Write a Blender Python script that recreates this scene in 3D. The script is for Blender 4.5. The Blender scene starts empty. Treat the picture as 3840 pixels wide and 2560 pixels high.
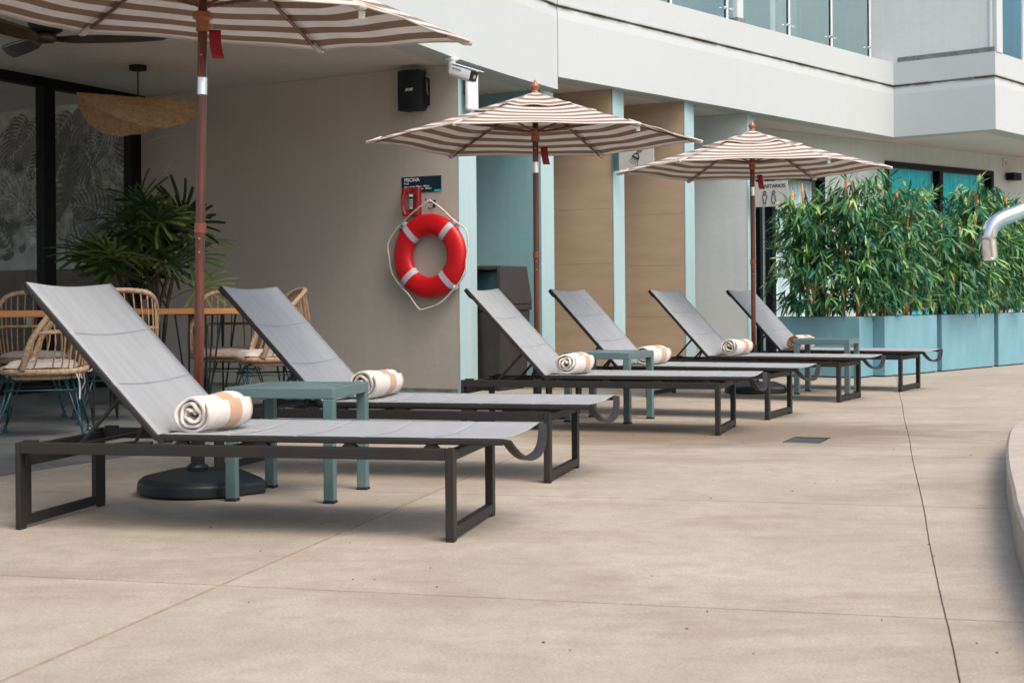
import bpy, bmesh, math, random
from mathutils import Vector, Matrix
R = math.radians
random.seed(7)
sc = bpy.context.scene
col = sc.collection

# ------------------------------------------------------------------ camera, sky, sun, exposure
cam = bpy.data.cameras.new('camera')
co = bpy.data.objects.new('camera', cam); col.objects.link(co)
cam.sensor_width = 36; cam.lens = 50.0; cam.clip_end = 3000
ROLL = -0.0079
cr, sr = math.cos(ROLL), math.sin(ROLL)
EYE = 0.84
rt, up, bk = Vector((cr, 0, sr)), Vector((-sr, 0, cr)), Vector((0, -1, 0))
m = Matrix.Identity(4)
for i in range(3):
    m[i][0] = rt[i]; m[i][1] = up[i]; m[i][2] = bk[i]
m[0][3], m[1][3], m[2][3] = 0, 0, EYE
co.matrix_world = m
cam.shift_y = -154.0/3840
sc.camera = co
cam.dof.use_dof = True; cam.dof.focus_distance = 8.0; cam.dof.aperture_fstop = 7.1

SUN_AZ, SUN_EL = R(140), R(56)      # azimuth clockwise from +Y
w = bpy.data.worlds.new('World'); sc.world = w; w.use_nodes = True
nt = w.node_tree
sky = nt.nodes.new('ShaderNodeTexSky'); sky.sky_type = 'NISHITA'; sky.sun_disc = False
sky.sun_elevation = SUN_EL; sky.sun_rotation = SUN_AZ
sky.air_density = 1.0; sky.dust_density = 6.0; sky.ozone_density = 0.6
bgn = nt.nodes['Background']; bgn.inputs[1].default_value = 0.15
nt.links.new(sky.outputs[0], bgn.inputs[0])
sl = bpy.data.lights.new('sun', 'SUN'); sl.energy = 0.62; sl.angle = R(28); sl.color = (1.0, 0.97, 0.93)
so = bpy.data.objects.new('sun', sl); col.objects.link(so)
sd = Vector((math.sin(SUN_AZ)*math.cos(SUN_EL), math.cos(SUN_AZ)*math.cos(SUN_EL), math.sin(SUN_EL)))
so.rotation_euler = sd.to_track_quat('Z', 'Y').to_euler()
so.location = (0, -10, 30)
sc.view_settings.view_transform = 'Standard'; sc.view_settings.look = 'None'
sc.view_settings.exposure = 0.84; sc.view_settings.gamma = 1.0
sc.view_settings.use_curve_mapping = False

# ------------------------------------------------------------------ materials
def nd(t, kind, **kw):
    n = t.nodes.new(kind)
    for k, v in kw.items():
        if k.startswith('i_'):
            n.inputs[int(k[2:])].default_value = v
        else: setattr(n, k, v)
    return n
def mat(name, c, rough=.6, metal=0, var=.08, scale=6, bump=0, bscale=60, coat=0, spec=.5, coords='obj', stretch=(1,1,1), c2=None, detail=6, trans=0):
    m = bpy.data.materials.new(name); m.use_nodes = True
    t = m.node_tree; b = t.nodes['Principled BSDF']; L = t.links.new
    b.inputs['Roughness'].default_value = rough; b.inputs['Metallic'].default_value = metal
    b.inputs['Specular IOR Level'].default_value = spec
    b.inputs['Coat Weight'].default_value = coat
    if coords == 'obj': src = nd(t, 'ShaderNodeTexCoord').outputs['Object']
    elif coords == 'uv': src = nd(t, 'ShaderNodeTexCoord').outputs['UV']
    else: src = nd(t, 'ShaderNodeNewGeometry').outputs['Position']
    mp = nd(t, 'ShaderNodeMapping'); mp.inputs['Scale'].default_value = stretch; L(src, mp.inputs[0])
    nz = nd(t, 'ShaderNodeTexNoise'); nz.inputs['Scale'].default_value = scale; nz.inputs['Detail'].default_value = detail
    L(mp.outputs[0], nz.inputs[0])
    mx = nd(t, 'ShaderNodeMix', data_type='RGBA')
    if c2 is None:
        lo = tuple(max(0, x*(1-var)) for x in c); hi = tuple(min(1, x*(1+var)) for x in c)
    else: lo, hi = c, c2
    mx.inputs[6].default_value = (*lo, 1); mx.inputs[7].default_value = (*hi, 1)
    rp = nd(t, 'ShaderNodeMapRange'); rp.inputs[1].default_value = .3; rp.inputs[2].default_value = .7
    L(nz.outputs[0], rp.inputs[0]); L(rp.outputs[0], mx.inputs[0])
    L(mx.outputs[2], b.inputs['Base Color'])
    if bump:
        n2 = nd(t, 'ShaderNodeTexNoise'); n2.inputs['Scale'].default_value = bscale; n2.inputs['Detail'].default_value = 4
        L(mp.outputs[0], n2.inputs[0])
        bp = nd(t, 'ShaderNodeBump'); bp.inputs['Strength'].default_value = bump; bp.inputs['Distance'].default_value = .01
        L(n2.outputs[0], bp.inputs['Height']); L(bp.outputs[0], b.inputs['Normal'])
    if trans:
        out = t.nodes['Material Output']
        tl = nd(t, 'ShaderNodeBsdfTranslucent'); L(mx.outputs[2], tl.inputs[0])
        ms = nd(t, 'ShaderNodeMixShader'); ms.inputs[0].default_value = trans
        L(b.outputs[0], ms.inputs[1]); L(tl.outputs[0], ms.inputs[2]); L(ms.outputs[0], out.inputs[0])
    return m

def concrete(name, c_hi, c_lo, stain, rough=.75):
    m = bpy.data.materials.new(name); m.use_nodes = True
    t = m.node_tree; b = t.nodes['Principled BSDF']; L = t.links.new
    g = nd(t, 'ShaderNodeNewGeometry').outputs['Position']
    def noise(scale, detail=6, rg=.6, stretch=None, dist=0):
        s = g
        if stretch:
            mp = nd(t, 'ShaderNodeMapping'); mp.inputs['Scale'].default_value = stretch; mp.inputs['Rotation'].default_value = (0, 0, R(15.5)); L(g, mp.inputs[0]); s = mp.outputs[0]
        n = nd(t, 'ShaderNodeTexNoise'); n.inputs['Scale'].default_value = scale; n.inputs['Detail'].default_value = detail; n.inputs['Roughness'].default_value = rg; n.inputs['Distortion'].default_value = dist
        L(s, n.inputs[0]); return n.outputs[0]
    def ramp(x, a, b_):
        r = nd(t, 'ShaderNodeMapRange'); r.inputs[1].default_value = a; r.inputs[2].default_value = b_; L(x, r.inputs[0]); return r.outputs[0]
    def mixc(f, a, b_):
        x = nd(t, 'ShaderNodeMix', data_type='RGBA'); L(f, x.inputs[0])
        for i, v in ((6, a), (7, b_)):
            if isinstance(v, tuple): x.inputs[i].default_value = (*v, 1)
            else: L(v, x.inputs[i])
        return x.outputs[2]
    base = mixc(ramp(noise(1.3, 12, .74, dist=.5), .33, .62), c_lo, c_hi)
    base = mixc(ramp(noise(9, 8, .7), .25, .55), tuple(x*.93 for x in c_lo), base)
    oi = nd(t, 'ShaderNodeObjectInfo')
    hv = nd(t, 'ShaderNodeHueSaturation'); L(base, hv.inputs['Color'])
    rr = nd(t, 'ShaderNodeMapRange'); rr.inputs[3].default_value = .94; rr.inputs[4].default_value = 1.05; L(oi.outputs['Random'], rr.inputs[0]); L(rr.outputs[0], hv.inputs['Value'])
    # warm brownish water stains and darker scuffs
    s1 = ramp(noise(.6, 12, .78, (1, 2.6, 1), .5), .50, .66)
    m1 = nd(t, 'ShaderNodeMath', operation='MULTIPLY'); m1.inputs[1].default_value = .50; L(s1, m1.inputs[0])
    c1 = mixc(m1.outputs[0], hv.outputs[0], stain)
    s2 = ramp(noise(1.5, 13, .8, (.7, 3.2, 1), .6), .58, .74)
    m2 = nd(t, 'ShaderNodeMath', operation='MULTIPLY'); m2.inputs[1].default_value = .5; L(s2, m2.inputs[0])
    c2_ = mixc(m2.outputs[0], c1, tuple(x*.55 for x in stain))
    s3 = ramp(noise(2.6, 9, .7, (.7, 2.5, 1), .8), .60, .72)
    m3 = nd(t, 'ShaderNodeMath', operation='MULTIPLY'); m3.inputs[1].default_value = .35; L(s3, m3.inputs[0])
    c3 = mixc(m3.outputs[0], c2_, tuple(min(.75, x*1.22) for x in c_hi))
    # the damp soiled patch round the drain grate
    vd = nd(t, 'ShaderNodeVectorMath', operation='DISTANCE'); vd.inputs[1].default_value = (1.35, 8.95, 0)
    mpd = nd(t, 'ShaderNodeMapping'); mpd.inputs['Scale'].default_value = (.62, 1.15, 1); mpd.inputs['Location'].default_value = (.5, -1.3, 0); L(g, mpd.inputs[0]); L(mpd.outputs[0], vd.inputs[0])
    wob = nd(t, 'ShaderNodeMath', operation='ADD'); L(vd.outputs['Value'], wob.inputs[0])
    wn = nd(t, 'ShaderNodeMath', operation='MULTIPLY'); wn.inputs[1].default_value = 1.6; L(noise(1.6, 8, .7, (.7, 2, 1), .5), wn.inputs[0]); L(wn.outputs[0], wob.inputs[1])
    s4 = nd(t, 'ShaderNodeMapRange'); s4.inputs[1].default_value = 1.35; s4.inputs[2].default_value = 2.0; s4.inputs[3].default_value = .80; s4.inputs[4].default_value = 0; L(wob.outputs[0], s4.inputs[0])
    c4 = mixc(s4.outputs[0], c3, tuple(x*.72 for x in stain))
    sp = ramp(noise(110, 4, .75), .25, .60)
    mm = nd(t, 'ShaderNodeMix', data_type='RGBA', blend_type='MULTIPLY'); mm.inputs[0].default_value = .42
    L(c4, mm.inputs[6]); L(sp, mm.inputs[7])
    L(mm.outputs[2], b.inputs['Base Color'])
    b.inputs['Roughness'].default_value = rough
    bp = nd(t, 'ShaderNodeBump'); bp.inputs['Strength'].default_value = .25; bp.inputs['Distance'].default_value = .004
    L(noise(120, 5, .6), bp.inputs['Height']); L(bp.outputs[0], b.inputs['Normal'])
    return m

def glass(name, tint, refl=.9, ior=1.5, rough=0.0):
    m = bpy.data.materials.new(name); m.use_nodes = True
    t = m.node_tree; L = t.links.new
    t.nodes.remove(t.nodes['Principled BSDF']); out = t.nodes['Material Output']
    tr = nd(t, 'ShaderNodeBsdfTransparent'); tr.inputs[0].default_value = (*tint, 1)
    gl = nd(t, 'ShaderNodeBsdfGlossy'); gl.inputs[0].default_value = (refl, refl, refl, 1); gl.inputs['Roughness'].default_value = rough
    fr = nd(t, 'ShaderNodeFresnel'); fr.inputs[0].default_value = ior
    ge = nd(t, 'ShaderNodeNewGeometry'); sb_ = nd(t, 'ShaderNodeMath', operation='SUBTRACT'); sb_.inputs[0].default_value = 1; L(ge.outputs['Backfacing'], sb_.inputs[1])
    mu = nd(t, 'ShaderNodeMath', operation='MULTIPLY'); L(fr.outputs[0], mu.inputs[0]); L(sb_.outputs[0], mu.inputs[1])
    mx = nd(t, 'ShaderNodeMixShader'); L(mu.outputs[0], mx.inputs[0]); L(tr.outputs[0], mx.inputs[1]); L(gl.outputs[0], mx.inputs[2])
    L(mx.outputs[0], out.inputs[0]); return m

def stripes(name, a, b_, period, duty, axis='uvx', phase=0, trans=0, rough=.85, bump=.15, bscale=400):
    m = bpy.data.materials.new(name); m.use_nodes = True
    t = m.node_tree; b = t.nodes['Principled BSDF']; L = t.links.new
    tc = nd(t, 'ShaderNodeTexCoord'); sp = nd(t, 'ShaderNodeSeparateXYZ')
    L(tc.outputs['UV'], sp.inputs[0])
    a1 = nd(t, 'ShaderNodeMath', operation='ADD'); a1.inputs[1].default_value = phase; L(sp.outputs[0], a1.inputs[0])
    d1 = nd(t, 'ShaderNodeMath', operation='DIVIDE'); d1.inputs[1].default_value = period; L(a1.outputs[0], d1.inputs[0])
    f1 = nd(t, 'ShaderNodeMath', operation='FRACT'); L(d1.outputs[0], f1.inputs[0])
    g1 = nd(t, 'ShaderNodeMath', operation='GREATER_THAN'); g1.inputs[1].default_value = duty; L(f1.outputs[0], g1.inputs[0])
    mx = nd(t, 'ShaderNodeMix', data_type='RGBA'); mx.inputs[6].default_value = (*a, 1); mx.inputs[7].default_value = (*b_, 1); L(g1.outputs[0], mx.inputs[0])
    nz = nd(t, 'ShaderNodeTexNoise'); nz.inputs['Scale'].default_value = bscale; L(tc.outputs['Object'], nz.inputs[0])
    n3 = nd(t, 'ShaderNodeTexNoise'); n3.inputs['Scale'].default_value = 5; L(tc.outputs['Object'], n3.inputs[0])
    mr = nd(t, 'ShaderNodeMapRange'); mr.inputs[3].default_value = .84; mr.inputs[4].default_value = 1.1; L(n3.outputs[0], mr.inputs[0])
    mm = nd(t, 'ShaderNodeMix', data_type='RGBA', blend_type='MULTIPLY'); mm.inputs[0].default_value = 1; L(mx.outputs[2], mm.inputs[6]); L(mr.outputs[0], mm.inputs[7])
    L(mm.outputs[2], b.inputs['Base Color']); b.inputs['Roughness'].default_value = rough
    bp = nd(t, 'ShaderNodeBump'); bp.inputs['Strength'].default_value = bump; bp.inputs['Distance'].default_value = .004
    L(nz.outputs[0], bp.inputs['Height']); L(bp.outputs[0], b.inputs['Normal'])
    if trans:
        out = t.nodes['Material Output']; tl = nd(t, 'ShaderNodeBsdfTranslucent'); L(mm.outputs[2], tl.inputs[0])
        ms = nd(t, 'ShaderNodeMixShader'); ms.inputs[0].default_value = trans
        L(b.outputs[0], ms.inputs[1]); L(tl.outputs[0], ms.inputs[2]); L(ms.outputs[0], out.inputs[0])
    return m

def plaster(name, c, streak=.06, rough=.8, bump=.12, dirt=None):
    """painted render: faint vertical weather streaks and trowel unevenness"""
    m = bpy.data.materials.new(name); m.use_nodes = True
    t = m.node_tree; b = t.nodes['Principled BSDF']; L = t.links.new
    g = nd(t, 'ShaderNodeNewGeometry').outputs['Position']
    mp = nd(t, 'ShaderNodeMapping'); mp.inputs['Scale'].default_value = (9, 9, .5); L(g, mp.inputs[0])
    n1 = nd(t, 'ShaderNodeTexNoise'); n1.inputs['Scale'].default_value = 1.5; n1.inputs['Detail'].default_value = 8; L(mp.outputs[0], n1.inputs[0])
    n2 = nd(t, 'ShaderNodeTexNoise'); n2.inputs['Scale'].default_value = 1.3; n2.inputs['Detail'].default_value = 7; L(g, n2.inputs[0])
    ad = nd(t, 'ShaderNodeMath', operation='ADD'); L(n1.outputs[0], ad.inputs[0]); L(n2.outputs[0], ad.inputs[1])
    mr = nd(t, 'ShaderNodeMapRange'); mr.inputs[1].default_value = .7; mr.inputs[2].default_value = 1.3; mr.inputs[3].default_value = 1-streak; mr.inputs[4].default_value = 1+streak
    L(ad.outputs[0], mr.inputs[0])
    mm = nd(t, 'ShaderNodeMix', data_type='RGBA', blend_type='MULTIPLY'); mm.inputs[0].default_value = 1; mm.inputs[6].default_value = (*c, 1); L(mr.outputs[0], mm.inputs[7])
    last = mm.outputs[2]
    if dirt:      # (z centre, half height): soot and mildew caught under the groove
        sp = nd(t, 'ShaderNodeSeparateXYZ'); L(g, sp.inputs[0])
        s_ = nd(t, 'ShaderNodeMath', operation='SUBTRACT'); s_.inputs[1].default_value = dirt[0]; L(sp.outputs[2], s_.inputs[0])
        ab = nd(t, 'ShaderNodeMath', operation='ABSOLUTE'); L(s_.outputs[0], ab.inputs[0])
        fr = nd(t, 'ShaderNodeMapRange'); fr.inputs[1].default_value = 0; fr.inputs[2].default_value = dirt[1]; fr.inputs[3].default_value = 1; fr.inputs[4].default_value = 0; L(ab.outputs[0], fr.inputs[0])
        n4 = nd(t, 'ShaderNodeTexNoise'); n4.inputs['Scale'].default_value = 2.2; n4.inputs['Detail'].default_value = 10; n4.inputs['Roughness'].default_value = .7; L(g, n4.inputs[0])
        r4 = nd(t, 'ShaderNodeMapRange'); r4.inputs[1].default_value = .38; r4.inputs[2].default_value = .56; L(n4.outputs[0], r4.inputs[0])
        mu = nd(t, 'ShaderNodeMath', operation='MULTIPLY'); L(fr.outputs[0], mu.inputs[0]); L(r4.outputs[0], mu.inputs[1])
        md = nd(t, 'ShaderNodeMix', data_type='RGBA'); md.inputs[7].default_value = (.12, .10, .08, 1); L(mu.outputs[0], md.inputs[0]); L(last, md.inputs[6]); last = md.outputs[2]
    L(last, b.inputs['Base Color']); b.inputs['Roughness'].default_value = rough
    n3 = nd(t, 'ShaderNodeTexNoise'); n3.inputs['Scale'].default_value = 14; n3.inputs['Detail'].default_value = 8; L(g, n3.inputs[0])
    bp = nd(t, 'ShaderNodeBump'); bp.inputs['Strength'].default_value = bump; bp.inputs['Distance'].default_value = .02
    L(n3.outputs[0], bp.inputs['Height']); L(bp.outputs[0], b.inputs['Normal'])
    return m

M = {}
M['deck'] = concrete('deck concrete', (.408, .366, .305), (.328, .287, .228), (.225, .165, .102))
M['coping'] = concrete('coping concrete', (.45, .405, .355), (.37, .325, .275), (.30, .24, .18))
M['sub'] = mat('joint dirt', (.20, .14, .09), .95, var=.3, scale=20, coords='pos')
M['filler'] = mat('tan sealant', (.255, .185, .118), .85, var=.25, scale=15, coords='pos')
M['tile'] = mat('grey floor tile', (.10, .115, .12), .38, var=.30, scale=1.8, bump=.05, coords='pos', stretch=(1, 2.5, 1), c2=(.185, .20, .20))
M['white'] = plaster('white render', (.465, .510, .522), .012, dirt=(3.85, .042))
M['white2'] = plaster('white render plain', (.50, .545, .555), .03)
M['soffit'] = plaster('soffit paint', (.60, .58, .545), .06, bump=.2)
M['soffit_r'] = plaster('soffit paint right', (.66, .64, .61), .05, bump=.2)
M['taupe'] = plaster('taupe wall paint', (.435, .405, .365), .035)
M['teal'] = plaster('teal wall paint', (.22, .41, .45), .06)
M['teal_lit'] = plaster('lit teal paint', (.345, .49, .52), .05)  # same teal paint, lightened in its colour for the bright-lit wall ends
M['grey'] = plaster('grey wall paint', (.58, .62, .62), .04)
M['rear'] = plaster('rear wall paint', (.50, .57, .57), .05)
M['stonepanel'] = mat('travertine', (.405, .295, .195), .7, var=.1, scale=2.0, bump=.1, bscale=40, coords='pos', stretch=(1, 1, 4), c2=(.465, .348, .235), detail=10)
M['ledge'] = mat('dark granite', (.15, .17, .16), .6, var=.3, scale=12, coords='pos')
M['black'] = mat('black aluminium', (.004, .005, .007), .5, var=.1, spec=.2)
M['char'] = mat('charcoal powder coat', (.019, .0172, .0165), .5, spec=.35, var=.1, scale=8, bump=.02, bscale=900)
M['rubber'] = mat('black rubber', (.012, .013, .015), .7)
M['sling'] = mat('grey sling mesh', (.340, .365, .385), .72, var=.07, scale=4, bump=.35, bscale=700, stretch=(.5, 6, 1), trans=.15)
M['seam'] = mat('sling seam', (.225, .265, .30), .7)
M['seam_seat'] = mat('pale sling seam', (.37, .42, .45), .7)
M['teal_tab'] = mat('sage powder coat', (.090, .158, .163), .36, var=.05, coat=.1)
M['wood'] = mat('dark red wood', (.075, .022, .014), .35, var=.3, scale=3, stretch=(14, 14, 1.2), c2=(.20, .062, .038), coat=.4, detail=8)
M['wood_l'] = mat('light red wood', (.30, .09, .035), .4, var=.2, coat=.3)
M['blkwood'] = mat('dark walnut', (.018, .013, .009), .4, scale=2.5, stretch=(1, 10, 10), c2=(.06, .04, .025), coat=.2)
M['tabletop'] = mat('oiled pine', (.36, .15, .045), .45, scale=2, stretch=(2, 14, 14), c2=(.50, .23, .08), detail=9)
M['panelwood'] = mat('walnut panelling', (.045, .032, .023), .5, scale=1.6, stretch=(2, 2, 14), c2=(.11, .075, .05), detail=9)
M['chrome'] = mat('polished steel', (.78, .78, .78), .12, 1, var=.04)
M['brass'] = mat('brass', (.6, .35, .15), .3, 1)
M['canopy'] = stripes('striped canopy cloth', (.71, .685, .66), (.31, .222, .158), .122, .5, phase=.022, trans=.34)
M['canopy_trim'] = mat('canopy hem', (.62, .56, .49), .85, trans=.2)
M['tag'] = mat('red hang tag', (.27, .002, .012), .5)
M['base'] = mat('dark green plastic', (.006, .012, .016), .45, var=.2, bump=.05, bscale=300)
M['rattan'] = mat('rattan wrap', (.24, .155, .090), .55, var=.3, scale=40, bump=.5, bscale=220, c2=(.46, .335, .215))
M['cane'] = mat('rattan cane', (.20, .12, .065), .6, var=.4, scale=30, c2=(.42, .27, .14))
M['cushion'] = mat('linen cushion', (.46, .43, .41), .9, var=.08, scale=10, bump=.4, bscale=500)
M['legs'] = mat('petrol blue steel', (.011, .052, .068), .35, var=.1)
M['blacksteel'] = mat('black steel rod', (.008, .010, .012), .4)
M['red'] = mat('red vinyl', (.52, .004, .010), .38, var=.06, scale=4)
M['redphone'] = mat('red phone plastic', (.23, .002, .008), .22, coat=.5)
M['band'] = mat('lilac webbing', (.50, .48, .56), .8, bump=.3, bscale=300)
M['rope'] = mat('white rope', (.62, .58, .52), .9, var=.2, scale=90, bump=.6, bscale=200)
M['signnavy'] = mat('navy sign', (.004, .018, .035), .25)
M['ink'] = mat('dark ink', (.008, .015, .02), .6)
M['letter'] = mat('white lettering', (.75, .82, .84), .6)
M['signwhite'] = mat('satin sign plate', (.47, .47, .44), .35, var=.05)
M['signteal'] = mat('sign teal', (.04, .42, .42), .4)
M['signgold'] = mat('sign olive', (.33, .30, .12), .4)
M['spk'] = mat('speaker grille', (.004, .009, .012), .55, spec=.3, bump=.3, bscale=1200)
M['plasw'] = mat('white plastic', (.68, .72, .74), .35)
M['lens'] = mat('dark lens', (.01, .012, .02), .08)
M['cable'] = mat('beige cable', (.30, .26, .21), .6)
M['bin'] = mat('brown bin plastic', (.032, .027, .026), .5, var=.15)
M['binin'] = mat('bin inner plastic', (.012, .045, .05), .35)
M['planter'] = mat('pale blue planter', (.150, .325, .390), .5, var=.10, scale=3, stretch=(2, 2, .8), bump=.1, bscale=30)
M['soil'] = mat('dark soil', (.02, .015, .01), 1)
M['jute'] = mat('jute cord', (.52, .35, .18), .85, var=.25, scale=30, bump=.4, bscale=300, trans=.15)
M['stalk'] = mat('bamboo cane', (.58, .22, .045), .4, scale=6, stretch=(1, 1, 3), c2=(.30, .13, .04))
M['node'] = mat('bamboo node', (.07, .04, .02), .7)
for i, (c) in enumerate([(.020, .105, .045), (.040, .185, .060), (.13, .29, .075), (.014, .150, .090), (.28, .43, .13)]):
    M['leaf%d' % i] = mat('bamboo leaf %d' % i, c, .40, var=.2, scale=14, trans=.15)
for i, c in enumerate([(.028, .058, .025), (.075, .125, .038), (.16, .22, .06)]):
    M['palm%d' % i] = mat('palm leaf %d' % i, c, .4, var=.2, scale=10, trans=.15)
M['trunk'] = mat('fibrous palm stem', (.05, .038, .025), .9, var=.4, scale=30, bump=.6)
M['potteal'] = mat('teal pot', (.08, .22, .24), .4)
M['cyan'] = mat('cyan curtain', (.005, .80, 1.0), .7, var=.10, scale=1.2, stretch=(9, 9, .05), coords='pos')
M['paleblue'] = mat('pale curtain', (.70, .84, .86), .7, var=.12, scale=1.2, stretch=(9, 9, .05), coords='pos')
M['bluewall'] = mat('deep blue pane backing', (.015, .20, .29), .4, var=.3, scale=1.4, coords='pos', stretch=(4, 4, .6))
M['glass'] = glass('clear glass', (.95, .97, .97), ior=1.3)
M['glassblue'] = glass('blue tinted glass', (.76, .87, .88))
M['glassdark'] = glass('smoked glass', (.93, .95, .94), ior=1.3)
M['switch'] = mat('switch plate', (.6, .6, .55), .5)
M['towelw'] = mat('white terry', (.78, .74, .70), .95, var=.05, scale=20, bump=.8, bscale=350)
M['steelgrate'] = mat('steel grate', (.085, .105, .11), .5, .2)
M['debris'] = mat('dry leaf bits', (.05, .03, .02), .9)
M['water'] = mat('pool water', (.10, .22, .23), .05, var=.1)
M['pooltile'] = mat('pool wall', (.2, .5, .55), .4)
for i in range(5):
    v = (.16, .25, .36, .48, .60)[i]
    M['mur%d' % i] = mat('mural grey %d' % i, (v*.9, v*.93, v*.9), .85, var=.35, scale=9, coords='pos', detail=8)
M['murbg'] = mat('mural ground', (.32, .33, .32), .85, var=.35, scale=2.5, coords='pos', detail=8, c2=(.56, .57, .54))

# ------------------------------------------------------------------ mesh helpers
class MB:
    def __init__(s): s.v = []; s.f = []; s.uv = None; s.mi = []
    def add(s, vs, fs, mi=0):
        o = len(s.v); s.v += [tuple(v) for v in vs]; s.f += [tuple(i+o for i in f) for f in fs]; s.mi += [mi]*len(fs); return s
    def box(s, c, d, rz=0, mi=0, M_=None):
        hx, hy, hz = d[0]/2, d[1]/2, d[2]/2
        vs = []
        for z in (-hz, hz):
            for x, y in ((-hx, -hy), (hx, -hy), (hx, hy), (-hx, hy)):
                v = Vector((x, y, z))
                if M_ is not None: v = M_ @ v
                if rz: v = Vector((v.x*math.cos(rz)-v.y*math.sin(rz), v.x*math.sin(rz)+v.y*math.cos(rz), v.z))
                vs.append(v+Vector(c))
        return s.add(vs, [(0, 3, 2, 1), (4, 5, 6, 7), (0, 1, 5, 4), (1, 2, 6, 5), (2, 3, 7, 6), (3, 0, 4, 7)], mi)
    def bx(s, x0, x1, y0, y1, z0, z1, mi=0):
        return s.box(((x0+x1)/2, (y0+y1)/2, (z0+z1)/2), (abs(x1-x0), abs(y1-y0), abs(z1-z0)), mi=mi)
    def prism(s, poly, z0, z1, mi=0):
        n = len(poly)
        a = sum(poly[i][0]*poly[(i+1) % n][1]-poly[(i+1) % n][0]*poly[i][1] for i in range(n))
        if a < 0: poly = poly[::-1]
        vs = [(x, y, z0) for x, y in poly]+[(x, y, z1) for x, y in poly]
        fs = [tuple(range(n-1, -1, -1)), tuple(range(n, 2*n))]+[(i, (i+1) % n, n+(i+1) % n, n+i) for i in range(n)]
        return s.add(vs, fs, mi)
    def tube(s, path, r, n=8, closed=False, cap=True, mi=0, sx=1.0):
        P = [Vector(p) for p in path]; k = len(P)
        rs = r if isinstance(r, (list, tuple)) else [r]*k
        T = []
        for i in range(k):
            if closed: t = P[(i+1) % k]-P[i-1]
            else: t = P[min(i+1, k-1)]-P[max(i-1, 0)]
            T.append(t.normalized() if t.length > 1e-9 else Vector((0, 0, 1)))
        ref = Vector((0, 0, 1)) if abs(T[0].z) < .9 else Vector((1, 0, 0))
        nrm = (ref-T[0]*ref.dot(T[0])).normalized(); vs = []
        for i in range(k):
            nrm = (nrm-T[i]*nrm.dot(T[i]))
            nrm = nrm.normalized() if nrm.length > 1e-6 else Vector((1, 0, 0))
            b = T[i].cross(nrm)
            for j in range(n):
                a = 2*math.pi*j/n
                vs.append(P[i]+(nrm*math.cos(a)*sx+b*math.sin(a))*rs[i])
        fs = []
        for i in range(k if closed else k-1):
            i2 = (i+1) % k
            for j in range(n):
                fs.append((i*n+j, i*n+(j+1) % n, i2*n+(j+1) % n, i2*n+j))
        if cap and not closed:
            fs.append(tuple(range(n-1, -1, -1))); fs.append(tuple((k-1)*n+j for j in range(n)))
        return s.add(vs, fs, mi)
    def lathe(s, prof, n=24, c=(0, 0, 0), mi=0):
        vs = []; k = len(prof)
        for r, z in prof:
            for j in range(n):
                a = 2*math.pi*j/n; vs.append((c[0]+r*math.cos(a), c[1]+r*math.sin(a), c[2]+z))
        fs = [(i*n+j, i*n+(j+1) % n, (i+1)*n+(j+1) % n, (i+1)*n+j) for i in range(k-1) for j in range(n)]
        fs.append(tuple(range(n-1, -1, -1))); fs.append(tuple((k-1)*n+j for j in range(n)))
        return s.add(vs, fs, mi)
    def grid(s, fn, nu, nv, mi=0):
        vs = [fn(i/nu, j/nv) for i in range(nu+1) for j in range(nv+1)]
        fs = [(i*(nv+1)+j, (i+1)*(nv+1)+j, (i+1)*(nv+1)+j+1, i*(nv+1)+j+1) for i in range(nu) for j in range(nv)]
        return s.add(vs, fs, mi)
    def mesh(s, name, mats, smooth=False, uvs=None):
        me = bpy.data.meshes.new(name); me.from_pydata(s.v, [], s.f)
        for m_ in (mats if isinstance(mats, (list, tuple)) else [mats]): me.materials.append(m_)
        me.polygons.foreach_set('material_index', s.mi)
        if uvs:
            ul = me.uv_layers.new(name='UVMap')
            for l in me.loops: ul.data[l.index].uv = uvs[l.vertex_index]
        if smooth: me.polygons.foreach_set('use_smooth', [True]*len(me.polygons))
        me.update(); return me
def obj(name, mb, mats, parent=None, smooth=False, bevel=0, loc=None, rz=0, uvs=None, kind=None, thick=0, auto=False):
    me = mb.mesh(name, mats, smooth, uvs) if isinstance(mb, MB) else mb
    o = bpy.data.objects.new(name, me); col.objects.link(o)
    if parent: o.parent = parent
    if loc: o.location = loc
    if rz: o.rotation_euler.z = rz
    if thick:
        md = o.modifiers.new('thickness', 'SOLIDIFY'); md.thickness = thick; md.offset = 0
    if bevel:
        md = o.modifiers.new('bevel', 'BEVEL'); md.width = bevel; md.segments = 2; md.limit_method = 'ANGLE'; md.angle_limit = R(40)
    if kind: o['kind'] = kind
    return o
def tag(o, label, cat, group=None):
    o['label'] = label; o['category'] = cat
    if group: o['group'] = group
    return o
def thing(name, label, cat, loc=(0, 0, 0), rz=0, group=None):
    o = bpy.data.objects.new(name, None); col.objects.link(o); o.location = loc; o.rotation_euler.z = rz
    o.empty_display_size = .2
    return tag(o, label, cat, group)
KIDS = {}
def copy_thing(root, loc, rz, label, group=None, skip=()):
    r = root.copy(); col.objects.link(r); r.location = loc; r.rotation_euler.z = rz; r['label'] = label
    if group: r['group'] = group
    for ch in list(root.children):
        if ch.name.split('.')[0] in skip: continue
        c = ch.copy(); col.objects.link(c); c.parent = r
        for g in list(ch.children):
            d = g.copy(); col.objects.link(d); d.parent = c
    return r
def struct(name, mb, mats, **k): return obj(name, mb, mats, kind='structure', **k)
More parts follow.
